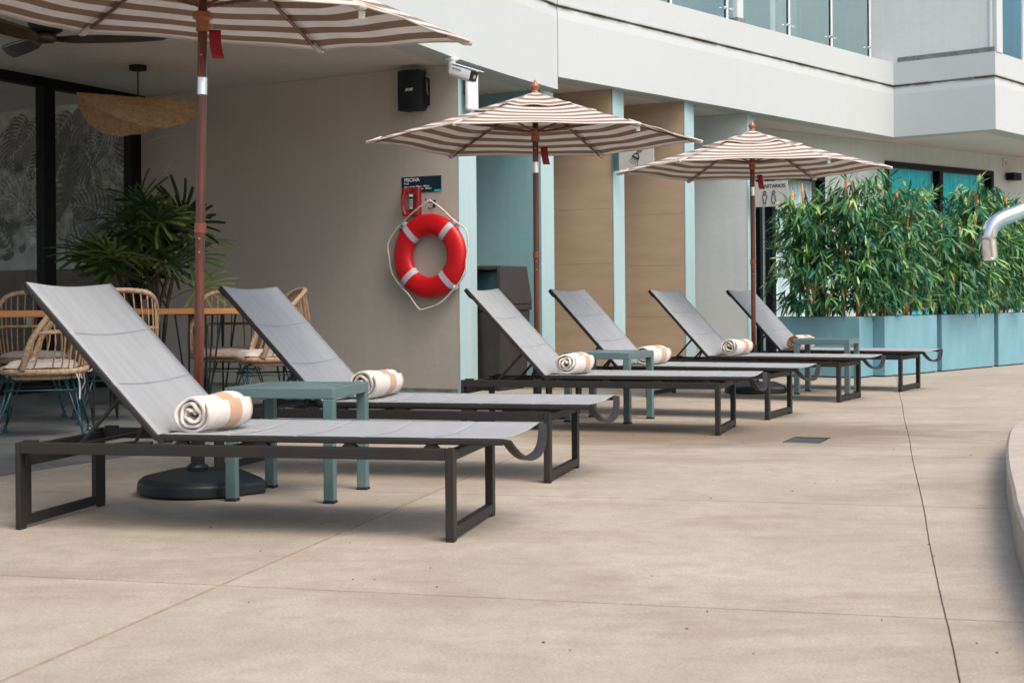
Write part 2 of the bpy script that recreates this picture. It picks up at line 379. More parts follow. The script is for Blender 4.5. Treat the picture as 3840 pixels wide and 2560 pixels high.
def smooth_path(pts, sub=6, closed=False):
    P = [Vector(p) for p in pts]; out = []; n = len(P)
    rng = range(n) if closed else range(n-1)
    for i in rng:
        p0 = P[i-1] if (closed or i > 0) else P[0]; p1 = P[i]; p2 = P[(i+1) % n]
        p3 = P[(i+2) % n] if (closed or i+2 < n) else P[-1]
        for k in range(sub):
            t = k/sub
            out.append(.5*((2*p1)+(-p0+p2)*t+(2*p0-5*p1+4*p2-p3)*t*t+(-p0+3*p1-3*p2+p3)*t**3))
    if not closed: out.append(P[-1])
    return out
def text_mesh(body, size, extr=.0006, align='LEFT', shear=0, bold=0):
    cu = bpy.data.curves.new('t', 'FONT'); cu.body = body; cu.size = size; cu.extrude = extr; cu.align_x = align; cu.shear = shear; cu.offset = bold
    cu.resolution_u = 3
    o = bpy.data.objects.new('t', cu); col.objects.link(o)
    me = bpy.data.meshes.new_from_object(o.evaluated_get(bpy.context.evaluated_depsgraph_get()))
    bpy.data.objects.remove(o); return me
def text(name, body, size, loc, mat_, parent, align='LEFT', shear=0, bold=0, extr=.0006):
    me = text_mesh(body, size, extr, align, shear, bold); me.materials.clear(); me.materials.append(mat_)
    o = bpy.data.objects.new(name, me); col.objects.link(o); o.parent = parent; o.location = loc
    o.rotation_euler = (R(90), 0, 0); return o
def clip(poly, a, b):
    """keep the part of a convex polygon left of a->b"""
    out = []; n = len(poly)
    def side(p): return (b[0]-a[0])*(p[1]-a[1])-(b[1]-a[1])*(p[0]-a[0])
    for i in range(n):
        p, q = poly[i], poly[(i+1) % n]; sp_, sq = side(p), side(q)
        if sp_ >= 0: out.append(p)
        if (sp_ > 0) != (sq > 0) and abs(sp_-sq) > 1e-12:
            t = sp_/(sp_-sq); out.append((p[0]+(q[0]-p[0])*t, p[1]+(q[1]-p[1])*t))
    return out
def area(p): return abs(sum(p[i][0]*p[(i+1) % len(p)][1]-p[(i+1) % len(p)][0]*p[i][1] for i in range(len(p)))/2) if len(p) > 2 else 0

# ------------------------------------------------------------------ ground
E1, E2 = Vector((.9681, -.2504)), Vector((.2504, .9681))
def GP(a, b): p = E1*a+E2*b; return (p.x, p.y)
bound = [(-4.6, 2.6), (-2.512, 6.959), (-2.224, 7.486), (-2.043, 7.9), (-1.0, 10.12), (-.52, 12.0), (-.40, 13.3)]   # patio edge
DR0 = (1.575, 8.30); DRU = Vector((.92, -.39)).normalized(); DRV = Vector((.39, .92)).normalized()
dr = [Vector(DR0)+DRU*a+DRV*b for a, b in ((0, 0), (.215, 0), (.215, .345), (0, .345))]
coping_line = [(3.40, 9.2), (2.90, 8.05), (2.60, 7.42), (2.36, 6.80), (2.13, 6.15), (1.93, 5.55), (1.77, 5.05), (1.63, 4.62), (1.45, 4.0), (1.27, 3.3), (1.13, 2.5), (1.05, 1.6), (1.02, .6), (1.05, -.6)]
def left_of_pool(p): return p[0] < 1.0
struct('ground', MB().grid(lambda u, v: ((u-.5)*900, (v-.5)*900+200, -.22), 8, 8), M['deck'])
struct('slab_bed', MB().prism([(-9, -4), (9, -4), (16, 26), (-9, 26)], -.2, -.018), M['sub'])
deckroot = bpy.data.objects.new('pool_deck', None); col.objects.link(deckroot); deckroot['kind'] = 'structure'
SP = 2.066
BL_ = [-6.5, -4.4, -2.3, -.2, 1.84, 3.878, 5.94, 7.80, 9.9, 12.04, 14.12, 16.2, 18.3, 20.4]
def deck_poly(a0, a1, b0, b1): return [GP(a0, b0), GP(a1, b0), GP(a1, b1), GP(a0, b1)]
def subtract_drain(poly):
    out = []; rest = poly
    for i in range(4):
        a, b = dr[i], dr[(i+1) % 4]
        out.append(clip(rest, b, a)); rest = clip(rest, a, b)
    return [p for p in out if area(p) > 1e-4]
for i in range(-4, 5):
    for j in range(len(BL_)-1):
        a0, a1 = .16+i*SP, .16+(i+1)*SP
        b0, b1 = BL_[j], BL_[j+1]
        ga0 = .0022 if i == 0 else (.0065 if i == -1 else .0035); ga1 = .0022 if i == -1 else (.0065 if i == -2 else .0035)
        ins = lambda a, b: None
        jag = lambda b: .0006*math.sin(b*29)+.0006*math.sin(b*67+1)+.0025*math.sin(b*2.3)
        gb = .0042
        A_ = [GP(a0+ga0+(jag(b0+gb+(b1-b0-2*gb)*q/20) if i == 0 else 0), b0+gb+(b1-b0-2*gb)*q/20) for q in (range(20, -1, -1) if i == 0 else (1 and [20, 0]))]
        B_ = [GP(a1-ga1+(jag(b0+gb+(b1-b0-2*gb)*q/20) if i == -1 else 0), b0+gb+(b1-b0-2*gb)*q/20) for q in (range(21) if i == -1 else [0, 20])]
        poly = A_+B_
        # cut away the tiled patio: pieces right of the boundary
        parts_ = []; rest = poly
        for k in range(len(bound)-1):
            a, b = bound[k], bound[k+1]
            parts_.append(clip(rest, b, a)); rest = clip(rest, a, b)
        if all(p[1] > 26 for p in poly): continue
        pcs = [p for p in parts_ if area(p) > 1e-4]
        pcs2 = []
        for p in pcs:
            cx = sum(q[0] for q in p)/len(p); cy = sum(q[1] for q in p)/len(p)
            pcs2 += subtract_drain(p) if abs(cx-1.7) < 2.6 and abs(cy-8.4) < 2.6 else [p]
        if not pcs2: continue
        mb = MB()
        for p in pcs2: mb.prism(p, -.017, 0)
        obj('slab', mb, M['deck'], deckroot)
obj('joint_filler', MB().prism([GP(.150, -1), GP(.170, -1), GP(.170, 15), GP(.150, 15)], -.0168, -.007), M['sub'], deckroot)
# tan sealant in the joints that runs under the first lounger
pf = [GP(.16-SP-.0065, -1), GP(.16-SP+.0065, -1), GP(.16-SP+.0065, 13), GP(.16-SP-.0065, 13)]
obj('joint_filler', MB().prism(pf, -.016, -.0015), M['filler'], deckroot)
for b_ in BL_[3:-3]:
    pf = [GP(-8, b_-.006), GP(9, b_-.006), GP(9, b_+.006), GP(-8, b_+.006)]
    for k in range(len(bound)-1):
        pass
    obj('joint_filler', MB().prism([GP(-1.92+.008 if b_ > 6 else -4.2, b_-.006), GP(.154, b_-.006), GP(.154, b_+.006), GP(-1.92+.008 if b_ > 6 else -4.2, b_+.006)], -.0165, -.0018), M['filler'], deckroot)
    obj('joint_filler', MB().prism([GP(.166, b_-.006), GP(9, b_-.006), GP(9, b_+.006), GP(.166, b_+.006)], -.0165, -.0018), M['filler'], deckroot)
# patio tiles
patio = bpy.data.objects.new('patio_floor', None); col.objects.link(patio); patio['kind'] = 'structure'
wd = Vector((-.8668, .4987)); wn = Vector((-.4987, -.8668))
for i in range(-2, 15):
    for j in range(-2, 20):
        o_ = Vector((-.474, 12.968))+wd*(i*.60)+wn*(j*.60)+wn*(-1.2)
        p = [o_, o_+wd*.597, o_+wd*.597+wn*.597, o_+wn*.597]
        p = [(q.x, q.y) for q in p]
        for k in range(len(bound)-1): p = clip(p, bound[k], bound[k+1])
        if area(p) < 1e-3: continue
        obj('tile', MB().prism(p, -.016, .003), M['tile'], patio)
rest = [(-14, 3), (-1, 3), (-1, 20), (-14, 20)]
# drain grate sunk in its frame
dg = thing('drain_grate', 'small steel floor drain sunk in the concrete near the end of the third lounger', 'drain', (dr[0].x, dr[0].y, 0), math.atan2(DRU.y, DRU.x))
obj('frame', MB().bx(0, .215, 0, .012, -.016, -.003).bx(0, .215, .333, .345, -.016, -.003).bx(0, .012, .012, .333, -.016, -.003).bx(.203, .215, .012, .333, -.016, -.003), M['steelgrate'], dg)
obj('pit', MB().bx(.012, .203, .012, .333, -.0175, -.0155), M['rubber'], dg)  # thin black sheet, its colour stands in for the shaded depth below the bars
obj('rim_gap', MB().bx(.0, .215, .338, .3455, -.003, .0008).bx(-.004, .0, 0, .345, -.003, .0008), M['rubber'], dg)
for k in range(9): obj('bar', MB().bx(.020+k*.0195, .028+k*.0195, .0125, .3325, -.012, -.004), M['steelgrate'], dg)
# pool rim
cp = smooth_path([(x, y, 0) for x, y in coping_line], 5)
nrm2 = []
for i, p in enumerate(cp):
    t = (cp[min(i+1, len(cp)-1)]-cp[max(i-1, 0)]).normalized(); nrm2.append(Vector((-t.y, t.x, 0)))
mb = MB(); prof = [(0, -.016), (.0, .145), (.012, .160), (.42, .160), (.43, .150), (.43, -.3)]
vs = []; 
for p, n_ in zip(cp, nrm2):
    for d, z in prof: vs.append((p.x+n_.x*d, p.y+n_.y*d, z))
k = len(prof); fs = [(i*k+j, i*k+j+1, (i+1)*k+j+1, (i+1)*k+j) for i in range(len(cp)-1) for j in range(k-1)]
mb.add(vs, fs); struct('pool_coping', mb, M['coping'], smooth=False)
inner = [(p.x+n_.x*.425, p.y+n_.y*.425) for p, n_ in zip(cp, nrm2)]
struct('pool_water', MB().add([(x, y, .05) for x, y in inner]+[(12, -.6, .05), (12, 9.2, .05)], [tuple(range(len(inner)+1, -1, -1))]), M['water'])

# scattered dry bits
mb = MB()
for k in range(90):
    y = random.uniform(3.2, 14); x = random.uniform(-.36, .36)*y
    if x < -.25*y: continue
    s_ = random.uniform(.003, .008); mb.box((x, y, .0012), (s_, s_*random.uniform(.3, .8), .0022), rz=random.uniform(0, 3))
st = obj('dry_leaf_litter', mb, M['debris'], kind='stuff'); st['label'] = 'tiny dark dry bits scattered over the concrete deck'; st['category'] = 'litter'

# ------------------------------------------------------------------ building
def hub(name, label, cat, **k): return thing(name, label, cat, **k)
B = thing('hotel_building', 'white hotel building with balconies and overhanging upper storey behind the loungers', 'building')
def extrude_path(pts, prof):
    n = len(pts); P = [Vector(p) for p in pts]; vs = []
    for i in range(n):
        if i == 0: t = (P[1]-P[0]).normalized(); nn = Vector((t.y, -t.x)); sc_ = 1
        elif i == n-1: t = (P[-1]-P[-2]).normalized(); nn = Vector((t.y, -t.x)); sc_ = 1
        else:
            t0 = (P[i]-P[i-1]).normalized(); t1 = (P[i+1]-P[i]).normalized()
            n0 = Vector((t0.y, -t0.x)); n1 = Vector((t1.y, -t1.x)); nn = (n0+n1).normalized(); sc_ = 1/max(.4, nn.dot(n0))
        for d, z in prof: vs.append((P[i].x+nn.x*d*sc_, P[i].y+nn.y*d*sc_, z))
    k = len(prof); fs = []
    for i in range(n-1):
        for j in range(k):
            j2 = (j+1) % k; fs.append((i*k+j, (i+1)*k+j, (i+1)*k+j2, i*k+j2))
    fs.append(tuple(range(k))); fs.append(tuple((n-1)*k+j for j in range(k-1, -1, -1)))
    return MB().add(vs, fs)
FL = [(-2.55, 4.5), (-2.35, 6.2), (-2.05, 8.0), (-1.6, 9.8), (-1.22, 10.9), (-.821, 11.828), (-.504, 12.622), (-.034, 13.615), (.487, 14.60)]
F0, F1, F2, F3 = (.494, 14.606), (5.487, 20.368), (6.635, 19.456), (9.6, 22.95)
def prof(zb): return [(0, zb), (0, 3.735), (-.010, 3.846), (-.055, 3.848), (-.055, 3.868), (0, 3.872), (0, 4.193), (-.28, 4.193), (-.28, zb)]
obj('fascia', extrude_path(FL, prof(3.0)), M['white'], B)
obj('fascia', extrude_path([F0, F1, F2, F3], prof(3.13)), M['white'], B)
# ceilings
ins = lambda p, q: (p[0]-.02, p[1]+.02)
leftc = []
for i_ in range(len(FL)):
    a_, b_ = Vector(FL[max(0, i_-1)]), Vector(FL[min(len(FL)-1, i_+1)]); t_ = (b_-a_).normalized(); leftc.append((FL[i_][0]-t_.y*.22, FL[i_][1]+t_.x*.22))
leftc[-1] = (.30, 14.72)
obj('soffit', MB().prism(leftc+[(-8.5, 19.9), (-9.6, 19.9), (-9.6, 4.5)], 3.002, 3.6), M['soffit'], B)
obj('soffit', MB().prism([(.325, 14.74), (5.47, 20.66), (6.62, 19.75), (9.44, 23.09), (14, 27), (12, 31), (-6, 31), (-8.3, 20.0)], 3.132, 3.7), M['soffit_r'], B)
# thin bulkhead strip between the two ceiling heights lies behind the fascia seam
# access hatch outline on the right-hand soffit
hx = Vector((4.35, 20.35)); hu = Vector((.65, .757)); hv_ = Vector((-.757, .65))
for a, b, c_, d in ((0, .9, 0, .02), (0, .9, .5, .52), (0, .02, .02, .5), (.88, .9, .02, .5)):
    pp = [hx+hu*a+hv_*c_, hx+hu*b+hv_*c_, hx+hu*b+hv_*d, hx+hu*a+hv_*d]
    obj('hatch_trim', MB().prism([(q.x, q.y) for q in pp], 3.118, 3.13), M['rear'], B)
# upper storey
u = (Vector(F1)-Vector(F0)).normalized(); nin = Vector((-u.y, u.x))       # inward normal
def UP(s_, d_, z): p = Vector(F0)+u*s_+nin*d_; return (p.x, p.y, z)
def wallbox(s0, s1, d0, d1, z0, z1):
    q = [UP(s0, d0, 0), UP(s1, d0, 0), UP(s1, d1, 0), UP(s0, d1, 0)]
    return MB().prism([(a, b) for a, b, _ in q], z0, z1)
LEN = (Vector(F1)-Vector(F0)).length
obj('roof_slab', wallbox(-3, LEN-.05, .30, 12, 3.75, 4.0), M['ledge'], B)
obj('upper_wall', wallbox(-3, 3.10, 1.9, 2.1, 4.0, 7.4), M['grey'], B)
obj('upper_wall', wallbox(4.85, LEN+2, 1.9, 2.1, 4.0, 7.4), M['grey'], B)
uw = obj('window', wallbox(3.68, 4.84, 1.92, 2.05, 4.0, 7.4), M['bluewall'], B)
obj('pane', wallbox(3.70, 4.83, 1.84, 1.86, 4.05, 7.3), M['glassblue'], uw)
obj('curtain', wallbox(4.10, 4.83, 1.87, 1.90, 4.02, 7.35), M['paleblue'], uw)
pt = obj('partition', wallbox(3.50, 3.64, .03, 2.4, 4.193, 7.4), M['white2'], B, bevel=.004)
obj('base_trim', wallbox(3.475, 3.665, .012, 1.0, 4.193, 4.25), M['ledge'], pt)
obj('column', wallbox(6.35, 6.43, 1.25, 1.89, 4.0, 7.4), M['white2'], B, bevel=.01)
obj('upper_wall', wallbox(LEN+3.2, LEN+9, 1.3, 1.5, 4.0, 7.4), M['bluewall'], B)
# return wall that stands on the ledge between the two balconies
v = (Vector(F2)-Vector(F1)).normalized(); vin = Vector((-v.y, v.x))
if vin.dot(Vector((1, 1))) < 0: vin = -vin
def VP(s_, d_): p = Vector(F1)+v*s_+vin*d_; return (p.x, p.y)
LV = (Vector(F2)-Vector(F1)).length
vi = Vector((.62, .78))
def VQ(s_, d_): p = Vector(F1)+v*s_+vi*d_; return (p.x, p.y)
obj('upper_wall', MB().prism([VQ(-2.4, .05), VQ(LV-.02, .05), VQ(LV-.02, .24), VQ(-2.4, .24)], 4.0, 7.4), M['grey'], B)
for a, b in ((.06, .36), (.37, .76), (.77, 1.14), (1.15, LV-.01)):
    obj('ledge_stone', MB().prism([VQ(a, .008), VQ(b, .008), VQ(b, .055), VQ(a, .055)], 4.194, 4.262), M['ledge'], B)
obj('white_edge', MB().prism([VQ(LV-.02, .035), VQ(LV+.015, .035), VQ(LV+.015, .26), VQ(LV-.02, .26)], 4.194, 7.4), M['white2'], B)
# blue glazing past the return wall
r2 = (Vector(F3)-Vector(F2)).normalized(); r2n = Vector((-r2.y, r2.x))
def WP(s_, d_): p = Vector(F2)+r2*s_+r2n*d_; return (p.x, p.y)
def rbox(s0, s1, d0, d1, z0, z1): return MB().prism([WP(s0, d0), WP(s1, d0), WP(s1, d1), WP(s0, d1)], z0, z1)
uw2 = obj('window', rbox(.05, 4.2, .75, .85, 4.0, 7.4), M['bluewall'], B)
obj('pane', rbox(.05, 4.2, .68, .70, 4.0, 7.4), M['glassblue'], uw2)
obj('frame', rbox(.62, .66, .64, .74, 4.0, 7.4), M['cyan'], uw2)
obj('balcony_floor', rbox(.0, 4.3, .29, 2.0, 3.85, 4.0), M['ledge'], B)
# glass railings
rl = thing('balcony_railing', 'glass balcony railing with slim white posts along the long upper balcony', 'railing')
posts = []
for px in ((1.892, 16.201), (2.671, 17.104), (3.634, 18.22), (4.368, 19.07), (5.093, 19.911)):
    posts.append((Vector(px)-Vector(F0)).dot(u))
posts = [posts[0]-1.15]+posts
for s_ in posts:
    obj('post', wallbox(s_-.018, s_+.018, .050, .085, 4.193, 5.2), M['plasw'], rl, bevel=.003)
    obj('post_shadow_strip', wallbox(s_-.036, s_-.020, .062, .078, 4.20, 5.2), M['black'], rl)
for k in range(len(posts)-1):
    a, b = posts[k], posts[k+1]
    segs = [(a+.035, b-.045)]
    if a < 3.5 < b: segs = [(a+.035, 3.46), (3.70, b-.045)]
    for s0, s1 in segs:
        pn = obj('glass_panel', wallbox(s0, s1, .066, .076, 4.22, 5.2), M['glassblue'], rl)
for k, s_ in enumerate(posts):
    for sg in (-1, 1):
        if k == len(posts)-1 and sg > 0: continue
        c_ = UP(s_+sg*.055-(.012 if sg < 0 else 0), .050, 4.33)
        mb = MB(); n3 = Vector((-nin.x, -nin.y, 0))
        mb.tube([Vector(c_), Vector(c_)+n3*.035], .019, 10); obj('glass_clamp', mb, M['chrome'], rl, smooth=False)
obj('handrail', wallbox(posts[0]-.1, posts[-1]+.05, .045, .095, 5.2, 5.24), M['chrome'], rl)
rl2 = thing('balcony_railing', 'glass balcony railing at the top right corner beyond the grey return wall', 'railing')
for s_ in (.04, 1.2, 2.4):
    q = WP(s_, .07); obj('post', MB().box((q[0], q[1], 4.7), (.03, .03, 1.0), rz=math.atan2(r2.y, r2.x)), M['plasw'], rl2)
for s0, s1 in ((.07, 1.16), (1.24, 2.36)): obj('glass_panel', rbox(s0, s1, .066, .076, 4.22, 5.2), M['glassblue'], rl2)
q = WP(.10, .05); obj('glass_clamp', MB().tube([(q[0], q[1], 4.30), (q[0]-r2n.x*.03, q[1]-r2n.y*.03, 4.30)], .018, 10), M['chrome'], rl2)

# ------------------------------------------------------------------ ground floor walls.  local x right along the wall, front is -y
WA = math.atan2(-.4987, .8668)
def walls(name, label, end, length, z1, thick, front, endm=None, z0=0):
    t = thing(name, label, 'wall', (end[0], end[1], 0), WA)
    mb = MB().bx(-length, -.012, 0, thick, z0, z1); f = obj('wall_face', mb, front, t)
    obj('wall_end', MB().bx(-.012, 0, -.002, thick+.002, z0, z1), endm or M['teal_lit'], t)
    return t
tw = walls('taupe_wall', 'long taupe rendered wall of the patio carrying the lifebuoy and speaker', (-.474, 12.968), 3.98, 3.0, .30, M['taupe'])
obj('skirting', MB().bx(-3.9, -.03, -.012, 0, 0, .035), M['ledge'], tw)
mw = thing('mural_wall', 'dark interior wall with grey tropical leaf mural above walnut panelling behind glass', 'wall', (-.474, 12.968, 0), WA)
obj('wall_face', MB().bx(-13, -3.985, 0, .30, 1.22, 3.0), M['murbg'], mw)
for k in range(7):
    obj('panel', MB().bx(-4.0-(k+1)*1.2+.004, -4.0-k*1.2, -.008, .30, .02, .615), M['panelwood'], mw)
    obj('panel', MB().bx(-4.0-(k+1)*1.2-.45+.004, -4.0-k*1.2-.45 if k else -4.0, -.008, .30, .619, 1.217), M['panelwood'], mw)
# mural foliage: flat painted leaves
ml = MB(); random.seed(21)
lay = [0]
def blade(p0, p1, wid, mi, curve=0.0, nseg=6):
    lay[0] += 1; y = -.0015-lay[0]*.0000045
    p0 = Vector(p0); p1 = Vector(p1); d = p1-p0; n_ = Vector((-d.y, d.x)); n_ = n_.normalized() if n_.length else n_
    vs = []
    for i in range(nseg+1):
        t = i/nseg; c_ = p0+d*t+n_*curve*d.length*math.sin(math.pi*t); w_ = wid*math.sin(math.pi*min(1, (t*.93+.05)))**.7
        a, b = c_+n_*w_/2, c_-n_*w_/2; vs += [(a.x, y, a.y), (b.x, y, b.y)]
    ml.add(vs, [(2*i, 2*i+1, 2*i+3, 2*i+2) for i in range(nseg)], mi)
def frond(x, z, ang, L_, spread, mi, n=16, wid=.03, bend=.5):
    prev = Vector((x, z)); a = ang
    for i in range(n):
        a += bend/n*(1 if math.cos(ang) < 0 else -1); nx = prev+Vector((math.cos(a), math.sin(a)))*L_/n
        blade(prev, nx, .012, 4, nseg=2)
        l_ = spread*math.sin(math.pi*(.12+.86*i/n))
        for s_ in (1, -1):
            aa = a+s_*R(62-30*i/n); tip = nx+Vector((math.cos(aa), math.sin(aa)))*l_
            if 1.24 < tip.y < 2.98 and -9.4 < tip.x < -4.0 and 1.24 < nx.y < 2.98 and nx.x < -4.0: blade(nx, tip, wid, mi if random.random() < .7 else max(0, mi-1), curve=.12*s_)
        prev = nx
def banana(x, z, ang, L_, wid, mi):
    a = ang; n = 14; prev = Vector((x, z))
    for i in range(n):
        a += .045; nx = prev+Vector((math.cos(a), math.sin(a)))*L_/n
        w_ = wid*math.sin(math.pi*(.1+.85*i/n))
        for s_ in (1, -1):
            nn_ = Vector((-math.sin(a), math.cos(a)))*s_; tip = nx+nn_*w_+Vector((math.cos(a), math.sin(a)))*.05
            if 1.24 < tip.y < 2.98 and tip.x < -4.0 and nx.x < -4.02 and 1.24 < nx.y < 2.98: blade(prev, tip, L_/n*1.5, min(4, max(0, mi+random.choice((-1, 0, 0, 1)))), curve=.05*s_, nseg=4)
        prev = nx
for k in range(16): banana(-7.0+k*.21, 1.25+random.uniform(0, .5), R(random.uniform(60, 110)), random.uniform(1.1, 1.7), random.uniform(.16, .27), random.choice((1, 2, 3)))
for k in range(26): frond(-7.0+k*.125, 1.25+random.uniform(.0, .9), R(random.uniform(50, 130)), random.uniform(.8, 1.3), random.uniform(.2, .38), random.choice((0, 1, 2, 3)), wid=random.uniform(.02, .04), bend=random.uniform(.3, 1.4))
for k in range(12): frond(-6.6+k*.24, 2.95, R(random.uniform(220, 300)), random.uniform(.6, 1.0), random.uniform(.15, .3), random.choice((0, 1, 3)), wid=.025, bend=random.uniform(-.8, .8))
frond(-5.35, 1.6, R(80), .95, .42, 0, n=13, wid=.06, bend=.3)
mo = obj('mural_print', ml, [M['mur%d' % i] for i in range(5)], mw); mo['kind'] = 'stuff'
sk = obj('socket', MB().bx(-5.38, -5.30, -.02, -.008, .60, .72), M['switch'], mw); obj('socket', MB().bx(-5.66, -5.58, -.02, -.008, .60, .72), M['switch'], mw)
# stepping walls of the shower recess
te = walls('teal_wall', 'teal painted wall of the recess behind the litter bin', (.31, 14.62), 2.4, 3.0, .27, M['teal'])
0 and obj('pier', MB().bx(-2.4, -.0, .272, .60, 2.98, 3.6), M['teal'], te)
def stone_wall(label, end, L_, z1):
    t = thing('stone_clad_wall', label, 'wall', (end[0], end[1], 0), WA, 'stone clad walls of the shower recess')
    obj('wall_core', MB().bx(-L_, -.012, .014, .27, 0, z1), M['teal'], t)
    obj('wall_end', MB().bx(-.012, 0, 0, .272, 0, z1), M['teal_lit'], t)
    z = 0.03; k = 0
    while z < z1-.01:
        h = min(.598, z1-z-.001); off = .0 if k % 2 else .31
        for a, b in ((-.020, -.86), (-.862, -L_)):
            obj('stone_panel', MB().bx(b, a, 0, .013, z, z+h+.0012), M['stonepanel'], t, bevel=.0012)
        z += .601; k += 1
    return t
stone_wall('tan stone clad wall right of the teal recess, left of the two', (1.115, 15.48), 1.6, 3.13)
stone_wall('tan stone clad wall beside the shower sign, right of the two', (2.018, 16.48), 1.7, 3.13)
gw = walls('grey_wall', 'pale grey wall right of the stone clad walls, behind the far umbrella', (2.925, 17.6), 1.9, 3.13, .27, M['grey'])
# rear wall under the overhang
RA, RBp = Vector((3.30, 19.10)), Vector((10.5, 25.25))
ra = math.atan2((RBp-RA).y, (RBp-RA).x); RL = (RBp-RA).length
rw = thing('rear_wall', 'grey green wall under the overhang behind the bamboo with glazed openings', 'wall', (RA.x, RA.y, 0), ra)
def rear_s(x, y): return (Vector((x, y))-RA).dot((RBp-RA).normalized())
s1, s2 = rear_s(5.515, 20.992), rear_s(7.75, 22.90)
obj('wall_face', MB().bx(1.46, s1, 0, .25, 0, 3.13), M['rear'], rw)
obj('wall_face', MB().bx(s2, RL, 0, .25, 0, 3.13), M['rear'], rw)
obj('wall_face', MB().bx(s1, s2, 0, .25, 2.86, 3.13), M['rear'], rw)
obj('wall_face', MB().bx(-1.2, 1.46, 0, .25, 2.55, 3.13), M['rear'], rw)
def sliding(label, x0, x1, z1, curtain, mid, fw=.07):
    t = thing('sliding_window', label, 'window', rw.location, ra)
    t.location = (RA.x, RA.y, 0)
    obj('frame', MB().bx(x0, x1, -.03, .1, z1-fw, z1).bx(x0, x0+fw, -.03, .1, 0, z1-fw).bx(x1-fw, x1, -.03, .1, 0, z1-fw).bx(mid-fw*.6, mid+fw*.6, -.03, .1, 0, z1-fw), M['black'], t)
    obj('glass_pane', MB().bx(x0+fw, mid-fw*.6, .03, .038, .02, z1-fw), M['glass'], t)
    obj('glass_pane', MB().bx(mid+fw*.6, x1-fw, .03, .038, .02, z1-fw), M['glass'], t)
    mb = MB(); n = 90
    def cf(a, b): x = x0+fw+(x1-x0-2*fw)*a; return (x, .16+.03*math.sin(x*55)+.012*math.sin(x*131+1), b*(z1-fw))
    mb.grid(cf, n*3, 1); obj('curtain', mb, curtain, t, smooth=True)
    return t
sliding('black framed sliding window with cyan curtains above the bamboo planters', s1, s2, 2.855, M['cyan'], (s1+s2)/2-.03, .08)
sliding('black framed glass door with pale curtain behind the first bamboo', .02, 1.45, 2.54, M['paleblue'], .32, .06)
wl = thing('wall_lamp', 'small black cube wall lamp right of the cyan window', 'lamp', (8.12, 23.20, 0), ra)
obj('lamp_body', MB().bx(-.12, .12, -.16, -.02, 2.725, 2.845), M['black'], wl, bevel=.004)
obj('back_plate', MB().bx(-.05, .05, -.02, .03, 2.74, 2.83), M['black'], wl)
ws = thing('wall_switch', 'small pale square box high on the rear wall above the black wall lamp', 'switch box', (8.02, 23.12, 0), ra)
obj('plate', MB().bx(-.055, .055, -.03, .02, 2.955, 3.065), M['switch'], ws, bevel=.004)
obj('button', MB().bx(-.03, .03, -.036, -.03, 2.98, 3.04), M['signgold'], ws)
# raised kerb under the bin
kb = struct('shower_kerb', MB().prism([(.10, 13.50), (.40, 13.33), (.50, 13.42), (1.0, 15.2), (.45, 14.85)], 0, .045), M['coping'], bevel=.004)

# glass partition of the dining room
gd = Vector((-.43, -.903)).normalized(); C0 = Vector((-3.86, 14.88))
ga = math.atan2(-gd.y, -gd.x)      # local +x runs toward the wall
gp = thing('glass_partition', 'black framed glass wall of the dining room at the left of the patio', 'glass wall', (C0.x, C0.y, 0), ga)
def gl_(p0, p1, z0, z1, th=.09): return MB().bx(-p1, -p0, -th/2, th/2, z0, z1)
obj('top_rail', gl_(0, 9, 2.905, 2.999, .10), M['black'], gp); obj('bottom_rail', gl_(0, 9, .003, .11, .12), M['black'], gp)
for s_ in (0.07, 1.31, 2.70, 4.1, 5.5, 6.9): obj('post', gl_(s_, s_+.155, .11, 2.905, .10), M['black'], gp)
for a, b in ((.225, 1.31), (1.465, 2.70), (2.855, 4.1), (4.255, 5.5), (5.655, 6.9)): obj('glass_pane', gl_(a, b, .11, 2.905, .012), M['glassdark'], gp)

# ------------------------------------------------------------------ wall mounted things (frame of the taupe wall)
def onwall(x, y): return (Vector((x, y))-Vector((-.474, 12.968))).dot(Vector((.8668, -.4987)))
def wall_thing(name, label, cat, x, z, off=0):
    s_ = onwall(*x) if isinstance(x, tuple) else x
    p = Vector((-.474, 12.968))+Vector((.8668, -.4987))*s_+wn*off
    return thing(name, label, cat, (p.x, p.y, z), WA)
